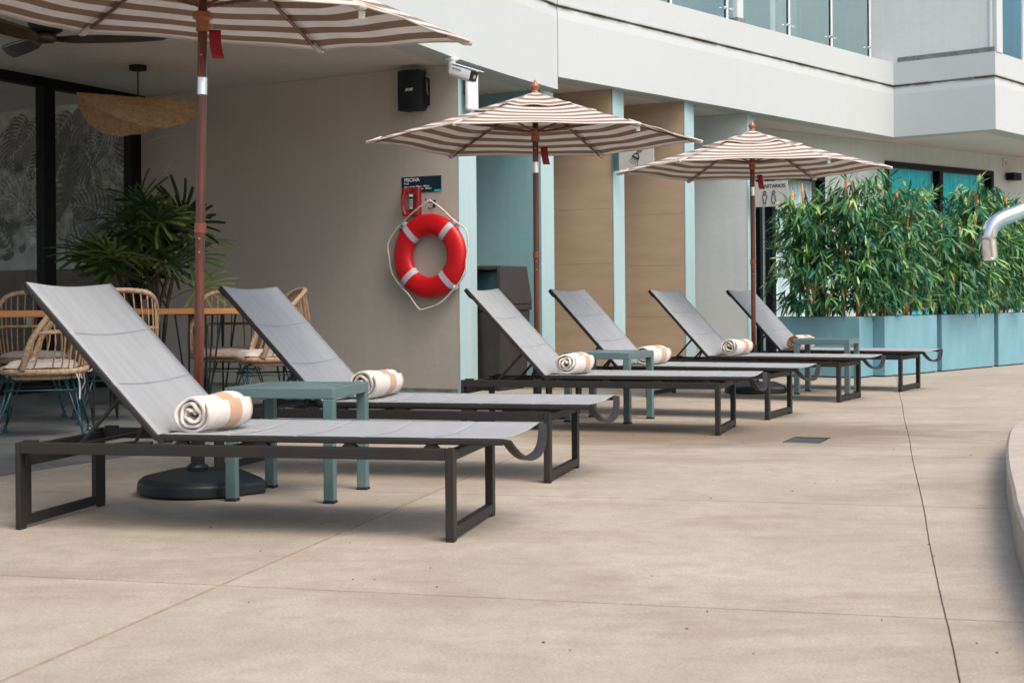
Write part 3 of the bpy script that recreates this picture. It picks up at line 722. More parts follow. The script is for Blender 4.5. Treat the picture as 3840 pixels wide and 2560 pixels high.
# lifebuoy
lb = wall_thing('lifebuoy', 'red lifebuoy with four lilac bands hanging by a white rope on the taupe wall', 'lifebuoy', (-.722, 13.111), 1.253, .062)
lb.scale = (1.02, 1, 1.01)
mb = MB(); RR, rr = .288, .097; n1, n2 = 72, 20; vs = []
for i in range(n1):
    a = 2*math.pi*i/n1
    for j in range(n2):
        b = 2*math.pi*j/n2; cx_ = math.copysign(abs(math.cos(b))**.8, math.cos(b))*rr; cy_ = math.copysign(abs(math.sin(b))**.9, math.sin(b))*.055
        vs.append(((RR+cx_)*math.cos(a), cy_, (RR+cx_)*math.sin(a)))
mb.add(vs, [(i*n2+j, i*n2+(j+1) % n2, ((i+1) % n1)*n2+(j+1) % n2, ((i+1) % n1)*n2+j) for i in range(n1) for j in range(n2)])
obj('ring', mb, M['red'], lb, smooth=True)
for q, a0 in enumerate((48, 132, 222, 312)):
    mb = MB(); vs = []; m1_ = 8
    for i in range(m1_+1):
        a = R(a0)+(i/m1_-.5)*.20*1.0
        for j in range(n2):
            b = 2*math.pi*j/n2; cx_ = math.copysign(abs(math.cos(b))**.8, math.cos(b))*(rr+.003); cy_ = math.copysign(abs(math.sin(b))**.9, math.sin(b))*.058
            # a webbing band keeps its width, so narrow the angle outward
            aa = R(a0)+(a-R(a0))*RR/(RR+cx_)
            vs.append(((RR+cx_)*math.cos(aa), cy_, (RR+cx_)*math.sin(aa)))
    mb.add(vs, [(i*n2+j, i*n2+(j+1) % n2, (i+1)*n2+(j+1) % n2, (i+1)*n2+j) for i in range(m1_) for j in range(n2)])
    mb.box(((RR+rr+.012)*math.cos(R(a0)), 0, (RR+rr+.012)*math.sin(R(a0))), (.03, .05, .052), M_=Matrix.Rotation(-R(a0), 3, 'Y'))
    obj('band', mb, M['band'], lb, smooth=True)
def twisted(path, r):
    P = smooth_path(path, 10); 
    mb = MB()
    mb.tube(P, r, 6)
    # lay strands visible as small beads
    L_ = 0; pv = P[0]; out = []
    acc = []
    tot = sum((P[i+1]-P[i]).length for i in range(len(P)-1)); step = r*1.7; d = 0; i = 0; cur = 0
    while i < len(P)-1:
        seg = (P[i+1]-P[i]).length
        while d <= cur+seg and d < tot:
            t = (d-cur)/max(seg, 1e-9); acc.append(P[i].lerp(P[i+1], t)); d += step
        cur += seg; i += 1
    rs = [r*(1.12 if k % 2 else .9) for k in range(len(acc))]
    return MB().tube(acc, rs, 6)
def pol(r_, a, y=-.02): return (r_*math.cos(R(a)), y, r_*math.sin(R(a)))
hookp = (.035, -.055, .505)
rp = [hookp, (.15, -.05, .43), pol(.415, 48), pol(.455, 30), (.42, -.02, .10), pol(.40, -8), (.385, -.02, -.17), pol(.405, -48), (.12, -.03, -.43), (-.06, -.03, -.485), (-.11, -.03, -.47), (-.22, -.03, -.34), pol(.41, 222), pol(.425, 200), (-.43, -.02, .0), (-.44, -.02, .12), (-.36, -.02, .24), pol(.415, 132), (-.14, -.05, .40), hookp]
obj('rope', twisted(rp, .0078), M['rope'], lb, smooth=True)
hk = wall_thing('wall_hook', 'small dark double hook above the lifebuoy holding its rope', 'hook', (-.735, 13.118), 1.77)
obj('plate', MB().bx(.02, .045, -.004, 0, -.07, .0), M['blacksteel'], hk)
obj('hook_arm', MB().tube([(.03, -.004, -.02), (.02, -.05, -.03), (-.01, -.065, -.02), (-.025, -.07, .015)], .004, 6), M['blacksteel'], hk, smooth=True)
obj('hook_arm', MB().tube([(.035, -.004, -.05), (.03, -.05, -.08), (.01, -.055, -.09), (-.005, -.05, -.07)], .004, 6), M['blacksteel'], hk, smooth=True)
# pool sign
sg = wall_thing('pool_sign', 'navy rectangular pool opening hours sign above the red telephone', 'sign', (-1.018, 13.281), 1.846)
obj('plate', MB().bx(0, .437, -.008, 0, 0, .147), M['signnavy'], sg, bevel=.001)
obj('stripe', MB().bx(.001, .045, -.010, -.008, .001, .022), M['signgold'], sg)
obj('stripe', MB().bx(.045, .09, -.0098, -.008, .001, .022), M['letter'], sg)
obj('stripe', MB().bx(.365, .436, -.010, -.008, .001, .020), M['signteal'], sg)
text('lettering', 'PISCINA', .047, (.030, -.0085, .103), M['letter'], sg, bold=.0008)
text('lettering', 'Pool', .027, (.030, -.0085, .077), M['letter'], sg, bold=.0005)
text('lettering', 'Lunes a viernes:  9:00 am -  10:00 pm', .0185, (.030, -.0085, .050), M['letter'], sg, bold=.0003)
text('lettering', 'Sábado y domingo:  9:00 am -  10:00 pm', .0185, (.030, -.0085, .028), M['letter'], sg, bold=.0003)
# telephone
ph = wall_thing('wall_telephone', 'red wall telephone with keypad below the navy pool sign', 'telephone', (-.893, 13.209), 1.620)
ph.scale = (.90, 1, .95)
obj('body', MB().add([(-.045, 0, 0), (.085, 0, 0), (.085, 0, .285), (-.045, 0, .285), (-.035, -.045, .02), (.070, -.055, .0), (.070, -.042, .28), (-.035, -.042, .275)], [(0, 3, 2, 1), (4, 5, 6, 7), (0, 1, 5, 4), (1, 2, 6, 5), (2, 3, 7, 6), (3, 0, 4, 7)]), M['redphone'], ph, bevel=.008)
obj('keypad', MB().bx(-.030, .022, -.060, -.04, .075, .225), M['ink'], ph, bevel=.002)
hs = MB()
P_ = smooth_path([(-.062, -.075, .27), (-.078, -.090, .20), (-.080, -.092, .13), (-.075, -.088, .06), (-.060, -.075, .012)], 6)
hs.tube(P_, [.024+.004*math.cos(k*2*math.pi/(len(P_)-1)) for k in range(len(P_))], 12)
hs.box((-.045, -.064, .25), (.05, .05, .058)); hs.box((-.045, -.064, .035), (.05, .05, .058))
obj('handset', hs, M['redphone'], ph, smooth=False, bevel=.004)
for a in range(3):
    for b in range(4): obj('key', MB().bx(-.024+a*.015, -.014+a*.015, -.064, -.060, .095+b*.021, .107+b*.021), M['switch'], ph)
obj('key_label', MB().bx(-.026, .018, -.063, -.060, .195, .218), M['letter'], ph); obj('key_label', MB().bx(-.02, .012, -.063, -.060, .077, .089), M['letter'], ph)
cc_ = None
cd = [(-.06, -.06, .0), (-.065, -.05, -.05), (-.085, -.05, -.10)]
for k in range(60): cd.append((-.095+.018*math.cos(k*.9)-.0008*k, -.05+.018*math.sin(k*.9), -.10-.0006*k-.01*math.sin(k*.1)))
obj('coiled_cord', MB().tube(cd, .0035, 5), M['redphone'], ph, smooth=True)
# speaker
spk = wall_thing('wall_speaker', 'black wall speaker with white brand lettering high on the taupe wall', 'speaker', (-.845, 13.18), 2.590)
mb = MB(); n = 12; pl = []
for k in range(n+1):
    a = -1+2*k/n; pl.append((a*.128, -.17-.035*(1-a*a)))
pl = [(.10, -.03)]+[(p[0], p[1]) for p in reversed(pl)]+[(-.10, -.03)]
mb.prism(pl, 0, .365); obj('cabinet', mb, M['spk'], spk, bevel=.008)
obj('bracket', MB().bx(.02, .09, -.03, 0, .03, .30).bx(.104, .118, -.10, -.0, .05, .30), M['black'], spk)
text('lettering', 'BOSE', .033, (-.018, -.2062, .170), M['letter'], spk, align='LEFT', shear=.35, bold=.0012)
obj('logo_dash', MB().bx(-.022, -.004, -.2068, -.2055, .170, .173), M['letter'], spk)
obj('cable', MB().tube(smooth_path([(.085, -.01, .40), (.10, -.04, .33), (.125, -.06, .24), (.12, -.05, .18), (.112, -.03, .14)], 5), .0055, 6), M['cable'], spk, smooth=True)
# white outdoor access panel on the wall end
ap = thing('white_antenna_panel', 'tall white rounded antenna panel fixed to the teal wall end under the ceiling', 'antenna', (-.474, 12.968, 0), WA)
obj('shell', MB().bx(.045, .09, .03, .215, 2.575, 2.955), M['plasw'], ap, bevel=.018)
obj('bracket', MB().bx(0.0, .045, .09, .14, 2.72, 2.86), M['steelgrate'], ap)
# camera
cc = thing('security_camera', 'white bullet security camera hanging from the ceiling at the wall corner', 'camera', (-.520, 12.66, 2.998), R(-32))
obj('mount', MB().lathe([(.050, -.002), (.050, -.012), (.026, -.020), (.026, -.095), (.022, -.10), (0, -.10)][::-1], 20), M['plasw'], cc, smooth=False, bevel=.002)
Mb = Matrix.Rotation(R(19), 3, 'Y')
cc.scale = (1.3, 1.3, 1.3)
bd = MB()
ring = [(0.046*math.copysign(abs(math.cos(t))**.6, math.cos(t)), -.0+.044*math.copysign(abs(math.sin(t))**.6, math.sin(t))) for t in [2*math.pi*k/20 for k in range(20)]]
vs = []
for x_, s_ in ((.03, .85), (.04, 1), (.20, 1), (.21, .95)):
    for a, b in ring:
        v_ = Mb @ Vector((x_, a*s_, b*s_-.075)); vs.append(v_)
bd.add(vs, [(i*20+j, i*20+(j+1) % 20, (i+1)*20+(j+1) % 20, (i+1)*20+j) for i in range(3) for j in range(20)]+[tuple(range(19, -1, -1)), tuple(60+j for j in range(20))])
obj('housing', bd, M['plasw'], cc, smooth=False)
obj('sunshield', MB().box(Mb @ Vector((.145, 0, -.0300)), (.225, .096, .005), M_=Mb), M['plasw'], cc, bevel=.002)
lz = MB().box(Mb @ Vector((.214, 0, -.075)), (.012, .074, .068), M_=Mb); obj('front_glass', lz, M['lens'], cc)
obj('lens', MB().tube([Mb @ Vector((.219, .0, -.078)), Mb @ Vector((.224, 0, -.078))], .015, 14), M['chrome'], cc)
obj('knuckle', MB().tube([(0, 0, -.085), (.035, 0, -.082)], .017, 12), M['plasw'], cc)
tx = text('lettering', 'HIKVISION', .017, (0, 0, 0), M['ink'], cc); tx.location = Mb @ Vector((.055, -.0475, -.066)); tx.rotation_euler = (R(90), R(19), 0)
# flag signs
def flag(label, x, y, z, wv, hv, kind):
    t = thing('hanging_sign', label, 'sign', (x, y, z), WA)
    obj('bracket', MB().bx(-.075, -.005, -.015, .015, -.012, hv+.012), M['chrome'], t, bevel=.002)
    obj('plate', MB().bx(0, wv, -.006, .006, 0, hv), M['signwhite'], t, bevel=.001)
    Y = -.0075
    def stroke(pts, closed=False, r_=.0058, nm='pictogram'):
        mb = MB(); P2 = [Vector((a, Y, b)) for a, b in pts]
        mb.tube(P2, r_, 5, closed=closed); return obj(nm, mb, M['ink'], t)
    if kind == 'wc':
        text('lettering', 'SANITARIOS', .060, (wv/2+.005, -.0065, hv-.080), M['ink'], t, align='CENTER', bold=.0022)
        for cx, fem in ((wv*.28, 0), (wv*.56, 1)):
            stroke([(cx+.017*math.cos(a), .172+.017*math.sin(a)) for a in [k*math.pi/6 for k in range(12)]], True)
            if not fem: P2 = [(-.028, .142), (.028, .142), (.028, .095), (.018, .095), (.010, .03), (-.010, .03), (-.018, .095), (-.028, .095)]
            else: P2 = [(-.016, .142), (.016, .142), (.028, .065), (.014, .060), (.010, .03), (-.010, .03), (-.014, .060), (-.028, .065)]
            stroke([(cx+a, b) for a, b in P2], True)
    else:
        # shower head, pipe and drops
        c_, s__ = math.cos(R(-28)), math.sin(R(-28)); ox, oz = wv*.46, .115
        def tr(a, b): return (ox+a*c_-b*s__, oz+a*s__+b*c_)
        stroke([tr(-.045, 0), tr(.045, 0), tr(.045, .010), tr(-.045, .010)], True)
        stroke([tr(.036*math.cos(a), .012+.040*math.sin(a)) for a in [k*math.pi/10 for k in range(11)]])
        stroke([tr(-.008, .052), tr(-.008, .080), tr(.004, .105), tr(.030, .118)]); stroke([tr(.010, .052), tr(.010, .072), tr(.016, .088), tr(.036, .098)])
        for k in range(5):
            a = R(-62-14*k+0); bx_, bz_ = tr(-.036+k*.018, -.012)
            aa = R(-130+k*11)
            for q in range(3):
                d0 = .004+q*.020; stroke([(bx_+math.cos(aa)*d0, bz_+math.sin(aa)*d0), (bx_+math.cos(aa)*(d0+.012), bz_+math.sin(aa)*(d0+.012))], r_=.0042)
    return t
flag('pale restroom sign with man and woman outlines at the far umbrella pole', 3.02, 17.55, 1.965, .41, .31, 'wc')
flag('pale shower sign with shower head outline on the stone clad wall', 1.184, 15.42, 2.245, .40, .30, 'shower')

# ------------------------------------------------------------------ litter bin
bn = thing('litter_bin', 'large brown square litter bin with hooded top in front of the teal wall', 'litter bin', (-.105, 13.16, 0), WA)
# local: +y along the right hand side, -x along the front
def frus(w0, w1, d0, d1, z0, z1, cx=-.27, cy=.27):
    vs = []
    for w_, d_, z in ((w0, d0, z0), (w1, d1, z1)):
        for a, b in ((-1, -1), (1, -1), (1, 1), (-1, 1)): vs.append((cx+a*w_/2, cy+b*d_/2, z))
    return MB().add(vs, [(0, 3, 2, 1), (4, 5, 6, 7), (0, 1, 5, 4), (1, 2, 6, 5), (2, 3, 7, 6), (3, 0, 4, 7)])
obj('body', frus(.50, .56, .50, .56, 0, .745), M['bin'], bn, bevel=.018)
obj('rim', frus(.585, .585, .585, .585, .745, .80), M['bin'], bn, bevel=.012)
hd = MB(); cx, cy = -.27, .27
lo, hi = .57, .50
# hood: back and side panels with an opening facing the front (-y)
def hz(w_, z): return [(cx-w_/2, cy-w_/2, z), (cx+w_/2, cy-w_/2, z), (cx+w_/2, cy+w_/2, z), (cx-w_/2, cy+w_/2, z)]
A4, B4 = hz(lo, .80), hz(hi, 1.155)
hd.add(A4+B4, [(1, 2, 6, 5), (2, 3, 7, 6), (3, 0, 4, 7), (4, 5, 6, 7)])
obj('hood', hd, M['bin'], bn, bevel=.015, thick=.03)
fr_ = MB(); y0_ = cy-lo/2
fr_.bx(cx-.275, cx+.275, y0_-.002, y0_+.03, .80, .865).bx(cx-.25, cx+.25, y0_+.025, y0_+.06, 1.125, 1.158).bx(cx-.275, cx-.235, y0_+.003, y0_+.035, .865, 1.13).bx(cx+.235, cx+.275, y0_+.003, y0_+.035, .865, 1.13)
obj('hood_frame', fr_, M['bin'], bn, bevel=.008)
obj('flap', MB().add([(cx-.23, y0_+.04, .86), (cx+.23, y0_+.04, .86), (cx+.225, y0_+.10, 1.12), (cx-.225, y0_+.10, 1.12)], [(0, 1, 2, 3)]), M['binin'], bn, thick=.012)

# ------------------------------------------------------------------ sun loungers
LS, W_, RH = 1.686, .650, .326
def make_lounger():
    t = thing('sun_lounger', 'x', 'sun lounger', group='sun loungers lined up on the pool deck')
    ch = M['char']
    fr = MB()
    for y in (0, W_): 
        s_ = 1 if y == 0 else -1
        fr.bx(.0205, LS-.0315, y, y+s_*.032, RH-.042, RH)
    fr.bx(.002, .030, .032, W_-.032, .235, .312); fr.bx(LS-.034, LS-.004, .0325, W_-.0325, RH-.045, RH-.008)
    fr.bx(.80, .83, .0325, W_-.0325, RH-.04, RH-.012)
    obj('frame', fr, ch, t, bevel=.003)
    for x0, x1, dp in ((0, .020, .082), (LS-.031, LS, .048)):
        lg = obj('leg_frame', MB().bx(x0, x1, 0, dp, .012, RH).bx(x0, x1, W_-dp, W_, .012, RH).bx(x0+.0005, x1-.0005, dp, W_-dp, .012, .050), ch, t, bevel=.003)
        for y in (.004, W_-.046): obj('foot', MB().bx(x0-.001+.002, x1-.001, y, y+.042, 0, .012), M['rubber'], lg)
    # mattress frame and sling
    z0, z1 = RH+.012, RH+.034; x0, x1 = .590, 1.862; y0, y1 = .010, .664
    obj('mattress_frame', MB().bx(x0, x1, y0, y0+.026, z0, z1).bx(x0, x1, y1-.026, y1, z0, z1).bx(x0, x0+.02, y0+.026, y1-.026, z0-.004, z0+.012), ch, t, bevel=.005)
    def sl(a, b):
        x = x0+.004+(x1-x0-.004)*a; y = y0+.004+(y1-y0-.008)*b
        ph_ = (x-x0)/(x1-x0)*5.0; q = abs(ph_-round(ph_))
        dip = -.0016*math.exp(-(q/.03)**2) if .3 < ph_ < 4.8 else 0
        return (x, y, z1+.0035-.015*math.sin(math.pi*b)**1.1*(1-.3*abs(2*a-1)**4)+dip)
    s = obj('sling_seat', MB().grid(sl, 90, 16), M['sling'], t, smooth=True, thick=.004)
    for k in range(1, 5):
        x = x0+(x1-x0)*k/5
        mb = MB(); a_ = (x-x0-.004)/(x1-x0-.004)
        mb.grid(lambda p, q: (x-.004+.008*p, y0+.03+(y1-y0-.06)*q, sl(a_, .03+.94*q)[2]+.0042), 1, 16)
        obj('seam', mb, M['seam_seat'], s, smooth=True)
    for k, x in enumerate((.66, .97, 1.30, 1.60)):
        for y in (.016, W_-.032-.012): obj('spacer', MB().add([(x-.028, y, RH), (x+.028, y, RH), (x+.028, y+.028, RH), (x-.028, y+.028, RH), (x-.016, y, z0), (x+.016, y, z0), (x+.016, y+.028, z0), (x-.016, y+.028, z0)], [(0, 3, 2, 1), (4, 5, 6, 7), (0, 1, 5, 4), (1, 2, 6, 5), (2, 3, 7, 6), (3, 0, 4, 7)]), M['rubber'], t)
    # curved pull bar at the foot
    def ubar(cx_, cz, dropv, depth, out, name, tilt=(0, 0)):
        pts = []
        n = 22
        for i in range(n+1):
            b = -1+2*i/n; y = (y0+y1)/2+b*(y1-y0)/2*.995
            d = (1-abs(b)**2.6)
            pts.append((y, d))
        vs = []
        for y, d in pts:
            cx2 = cx_+out*d; cz2 = cz-dropv*d
            vs += [(cx2-.001, y, cz2), (cx2+depth, y, cz2-.004), (cx2+depth, y, cz2-.016), (cx2-.001, y, cz2-.013)]
        fs = [(4*i+j, 4*i+(j+1) % 4, 4*(i+1)+(j+1) % 4, 4*(i+1)+j) for i in range(len(pts)-1) for j in range(4)]+[(3, 2, 1, 0), tuple(4*(len(pts)-1)+j for j in range(4))]
        return MB().add(vs, fs)
    obj('pull_bar', ubar(x1-.004, z1+.002, .088, .032, .025, ''), ch, t, smooth=False)
    # backrest
    hx_, hzv = .575, RH+.028; tx_, tz = .043, .922
    L_ = math.hypot(tx_-hx_, tz-hzv); ang = math.atan2(tz-hzv, -(tx_-hx_))
    bk_ = bpy.data.objects.new('backrest', None)
    # backrest built in its own plane: a along the back, n normal
    def bp(a, y, n_):
        dx, dz = -math.cos(ang), math.sin(ang)
        return (hx_+dx*a+math.sin(ang)*n_, y, hzv+dz*a+math.cos(ang)*n_)
    def bbox(a0, a1, ya, yb, n0, n1):
        vs = [bp(a, y, n_) for a in (a0, a1) for y in (ya, yb) for n_ in (n0, n1)]
        return (vs, [(0, 1, 3, 2), (4, 6, 7, 5), (0, 4, 5, 1), (2, 3, 7, 6), (0, 2, 6, 4), (1, 5, 7, 3)])
    mb = MB(); mb.add(*bbox(0, L_, y0, y0+.024, -.024, -.001)); mb.add(*bbox(0, L_, y1-.024, y1, -.024, -.001)); mb.add(*bbox(.0, .018, y0+.024, y1-.024, -.02, -.006))
    b_ = obj('backrest', mb, ch, t, bevel=.005)
    def sb(a, q):
        v_ = .004+(L_-.006)*a; ph_ = a*3; qd = abs(ph_-round(ph_)); dip = -.0016*math.exp(-(qd/.02)**2) if .3 < ph_ < 2.7 else 0
        return bp(v_, y0+.004+(y1-y0-.008)*q, .0015-.022*math.sin(math.pi*q)**1.1+dip)
    obj('sling', MB().grid(sb, 60, 16), M['sling'], b_, smooth=True, thick=.004)
    for k in (1, 2):
        mb = MB(); 
        mb.grid(lambda p, q: tuple(Vector(sb(k/3+(p-.5)*.008, .06+.88*q))+Vector((math.sin(ang)*.004, 0, math.cos(ang)*.004))), 1, 16)
        obj('seam', mb, M['seam'], b_, smooth=True)
    # sagging top bar
    vs = []; n = 20
    for i in range(n+1):
        q = i/n; y = y0+(y1-y0)*q; d = .030*math.sin(math.pi*q)**.8
        for a, nn_ in ((L_+.002, -.001-d), (L_+.002, -.026-d), (L_-.040-d*.4, -.030-d*1.4), (L_-.040-d*.4, -.018-d*1.4)): vs.append(bp(a, y, nn_))
    obj('top_bar', MB().add(vs, [(4*i+j, 4*(i+1)+j, 4*(i+1)+(j+1) % 4, 4*i+(j+1) % 4) for i in range(n) for j in range(4)]+[(0, 1, 2, 3), (4*n+3, 4*n+2, 4*n+1, 4*n)]), ch, b_)
    # prop legs, ratchet and hinge
    pr = MB()
    for y in (.075, W_-.075):
        pr.tube([bp(L_*.29, y, -.026), (.225, y, RH-.012)], .0085, 6)
        pr.tube([bp(L_*.13, y+.02, -.026), (.44, y+.02, RH-.004), (.30, y+.02, RH-.022)], .0085, 6)
    pr.tube([(.225, .075, RH-.012), (.225, W_-.075, RH-.012)], .008, 6)
    obj('prop', pr, ch, t)
    for y in (.034, W_-.040):
        rk = MB()
        pts = [(.12, RH-.03), (.12, RH-.008)]
        x = .16
        while x < .5: pts += [(x, RH-.008), (x+.012, RH-.026), (x+.035, RH-.006)]; x += .065
        pts += [(.54, RH-.008), (.54, RH-.03)]
        k = len(pts); vs = [(a, y, b) for a, b in pts]+[(a, y+.006, b) for a, b in pts]
        for i in range(k-1): rk.add([vs[i], vs[i+1], vs[k+i+1], vs[k+i]], [(0, 1, 2, 3)])
        for i in range(1, k-2):
            for o2 in (0, k): rk.add([(vs[o2+i][0], vs[o2+i][1], RH-.034), (vs[o2+i+1][0], vs[o2+i+1][1], RH-.034), vs[o2+i+1], vs[o2+i]], [(0, 1, 2, 3)])
        obj('ratchet', rk, M['rubber'], t)
    for y in (y0+.002, y1-.020):
        obj('hinge', MB().tube([(.582, y-.004, RH+.020), (.582, y+.020, RH+.020)], .017, 12).bx(.572, .62, y+.002, y+.016, RH+.004, RH+.020), ch, t)
    for x in (.03, .49):
        for y in (.004, W_-.028): obj('stop_pad', MB().bx(x, x+.055, y, y+.024, RH, RH+.009), M['rubber'], t, bevel=.002)
    return t
lounge = [(-1.856, 5.296, 12.23), (-1.462, 6.942, 14.7), (-.338, 9.231, 17.64), (.242, 10.525, 25.46), (1.14, 12.201, 28.45), (1.999, 13.48, 30.43)]
llab = ['nearest grey sling sun lounger, at the left in front of the sage side table',
        'grey sling sun lounger behind the near side table, second from the camera',
        'grey sling sun lounger in front of the brown litter bin, foot toward the floor drain',
        'grey sling sun lounger before the stone clad walls, its towel behind the middle side table',
        'grey sling sun lounger in front of the far umbrella pole, second farthest of the row',
        'farthest grey sling sun lounger, its foot before the pale blue planters']
L0 = make_lounger(); LO = []
for i, (x, y, th) in enumerate(lounge):
    if i == 0: o = L0; o.location = (x, y, 0); o.rotation_euler.z = -R(th); o['label'] = llab[0]
    else: o = copy_thing(L0, (x, y, 0), -R(th), llab[i])
    LO.append(o)

# ------------------------------------------------------------------ rolled towels
def towel(seed, tan_in, L_=.31):
    rnd = random.Random(seed); n = 120; turns = 3.1; mb = MB(); uvs = []
    pr_ = []
    ph1, ph2 = rnd.uniform(0, 6), rnd.uniform(0, 6)
    for i in range(n+1):
        t = i/n; a = t*turns*2*math.pi+rnd.uniform(-.015, .015)
        r_ = .009+.066*t**.85+(.0036*math.sin(2.3*a+ph1)+.0024*math.sin(4.7*a+ph2))*(1.1-.8*t)*min(1, t*6)
        x = r_*math.cos(a)*1.08; z = r_*math.sin(a)*(.98); pr_.append((x, z))
    # loose tail tucked under, lying on the sling toward the backrest
    a_end = turns*2*math.pi
    nv = 26; vs = []
    for i, (x, z) in enumerate(pr_):
        t = i/n
        for j in range(nv+1):
            q = j/nv; y = q*L_; e = abs(2*q-1)**8
            sh = .008*math.sin(i*.35+ph1)*e+(.010*(1-t))*(1 if q < .5 else -1)*e*-1
            k_ = 1+.05*math.sin(5.3*q+ph2)-.05*e+.02*math.sin(9*q+i*.08)
            vs.append((x*k_, y+sh, z*k_)); uvs.append((y+.004*math.sin(i*.12), t))
    fs = [(i*(nv+1)+j, (i+1)*(nv+1)+j, (i+1)*(nv+1)+j+1, i*(nv+1)+j+1) for i in range(n) for j in range(nv)]
    mb.add(vs, fs)
    return mb, uvs
TM = []
def towel_mat(name, tan_end):
    m = bpy.data.materials.new(name); m.use_nodes = True
    t = m.node_tree; b = t.nodes['Principled BSDF']; L = t.links.new
    tc = nd(t, 'ShaderNodeTexCoord'); sp = nd(t, 'ShaderNodeSeparateXYZ'); L(tc.outputs['UV'], sp.inputs[0])
    rp_ = nd(t, 'ShaderNodeValToRGB'); cr_ = rp_.color_ramp; cr_.interpolation = 'CONSTANT'
    Wc, Tc, Td = (.645, .60, .55, 1), (.47, .285, .165, 1), (.52, .29, .15, 1)
    st_ = [(0, Tc if tan_end else Wc), (.05 if tan_end else .01, Wc), (.140/.33, Tc), (.222/.33, Wc), (.292/.33, Tc)]
    cr_.elements[0].position = 0; cr_.elements[0].color = st_[0][1]; cr_.elements[1].position = st_[1][0]; cr_.elements[1].color = st_[1][1]
    for p, c in st_[2:]:
        e = cr_.elements.new(p); e.color = c
    dv = nd(t, 'ShaderNodeMath', operation='DIVIDE'); dv.inputs[1].default_value = .33; L(sp.outputs[0], dv.inputs[0]); L(dv.outputs[0], rp_.inputs[0])
    n1 = nd(t, 'ShaderNodeTexNoise'); n1.inputs['Scale'].default_value = 30; n1.inputs['Detail'].default_value = 6; L(tc.outputs['Object'], n1.inputs[0])
    mr = nd(t, 'ShaderNodeMapRange'); mr.inputs[3].default_value = .82; mr.inputs[4].default_value = 1.12; L(n1.outputs[0], mr.inputs[0])
    mm = nd(t, 'ShaderNodeMix', data_type='RGBA', blend_type='MULTIPLY'); mm.inputs[0].default_value = 1; L(rp_.outputs[0], mm.inputs[6]); L(mr.outputs[0], mm.inputs[7])
    # the back of the cloth carries wider tan woven stripes
    gm = nd(t, 'ShaderNodeNewGeometry'); mb_ = nd(t, 'ShaderNodeMix', data_type='RGBA'); mb_.inputs[7].default_value = Td
    mf = nd(t, 'ShaderNodeMath', operation='MULTIPLY'); mf.inputs[1].default_value = .55 if not tan_end else .9; L(gm.outputs['Backfacing'], mf.inputs[0]); L(mf.outputs[0], mb_.inputs[0]); L(mm.outputs[2], mb_.inputs[6])
    L(mb_.outputs[2], b.inputs['Base Color'])
    b.inputs['Roughness'].default_value = .95; b.inputs['Sheen Weight'].default_value = .3
    n2 = nd(t, 'ShaderNodeTexNoise'); n2.inputs['Scale'].default_value = 420; L(tc.outputs['Object'], n2.inputs[0])
    bp_ = nd(t, 'ShaderNodeBump'); bp_.inputs['Strength'].default_value = .6; bp_.inputs['Distance'].default_value = .003; L(n2.outputs[0], bp_.inputs['Height']); L(bp_.outputs[0], b.inputs['Normal'])
    return m
tmA, tmB = towel_mat('striped terry', False), towel_mat('striped terry tan end', True)
tcap = [(-1.206, 5.265), (-.882, 7.695), (.299, 9.211), (.95, 11.478), (1.824, 12.123), (2.582, 13.232)]
tlab = ['rolled white towel with tan stripe on the nearest lounger', 'rolled white and tan towel half hidden by the near side table',
        'rolled towel with tan spiral end on the lounger before the litter bin', 'rolled towel partly hidden behind the middle side table',
        'rolled white and tan towel on the lounger left of the far umbrella pole', 'rolled towel with all tan end on the farthest lounger']
for i in range(6):
    x, y, th = lounge[i]; th = R(th)
    d = Vector((tcap[i][0]-x, tcap[i][1]-y)); uu = d.x*math.cos(th)-d.y*math.sin(th); vv = d.x*math.sin(th)+d.y*math.cos(th)
    uu = max(.66, min(.74, uu)); vv = max(.10, min(.30, vv))
    mb, uvs = towel(i+3, i >= 5)
    r_ = .077
    P0 = Vector((x, y))+Vector((math.cos(th), -math.sin(th)))*uu+Vector((math.sin(th), math.cos(th)))*vv
    root = thing('rolled_towel', tlab[i], 'towel', (P0.x, P0.y, RH+.026+r_), -th-R(7), 'rolled striped towels on the sun loungers')
    obj('roll', mb, tmB if i >= 5 else tmA, root, smooth=True, uvs=uvs, thick=.0115)
    # loose end tucked beneath
    tb = MB(); uv2 = []
    nvv = 14
    for a in range(9):
        for b in range(nvv+1):
            q = b/nvv; p_ = a/8
            tb.v.append((-.085+.10*p_, .008+(.29)*q, -r_*(1-.18*p_*0)+.004+.006*math.sin(9*q+p_*4)*(1-p_)+(.012*(1-p_) if q < .1 else 0))); uv2.append((q*.30, p_))
    tb.f = [(i2*(nvv+1)+j, (i2+1)*(nvv+1)+j, (i2+1)*(nvv+1)+j+1, i2*(nvv+1)+j+1) for i2 in range(8) for j in range(nvv)]; tb.mi = [0]*len(tb.f)
    obj('loose_end', tb, tmB if i >= 4 else tmA, root, smooth=True, uvs=uv2, thick=.009)

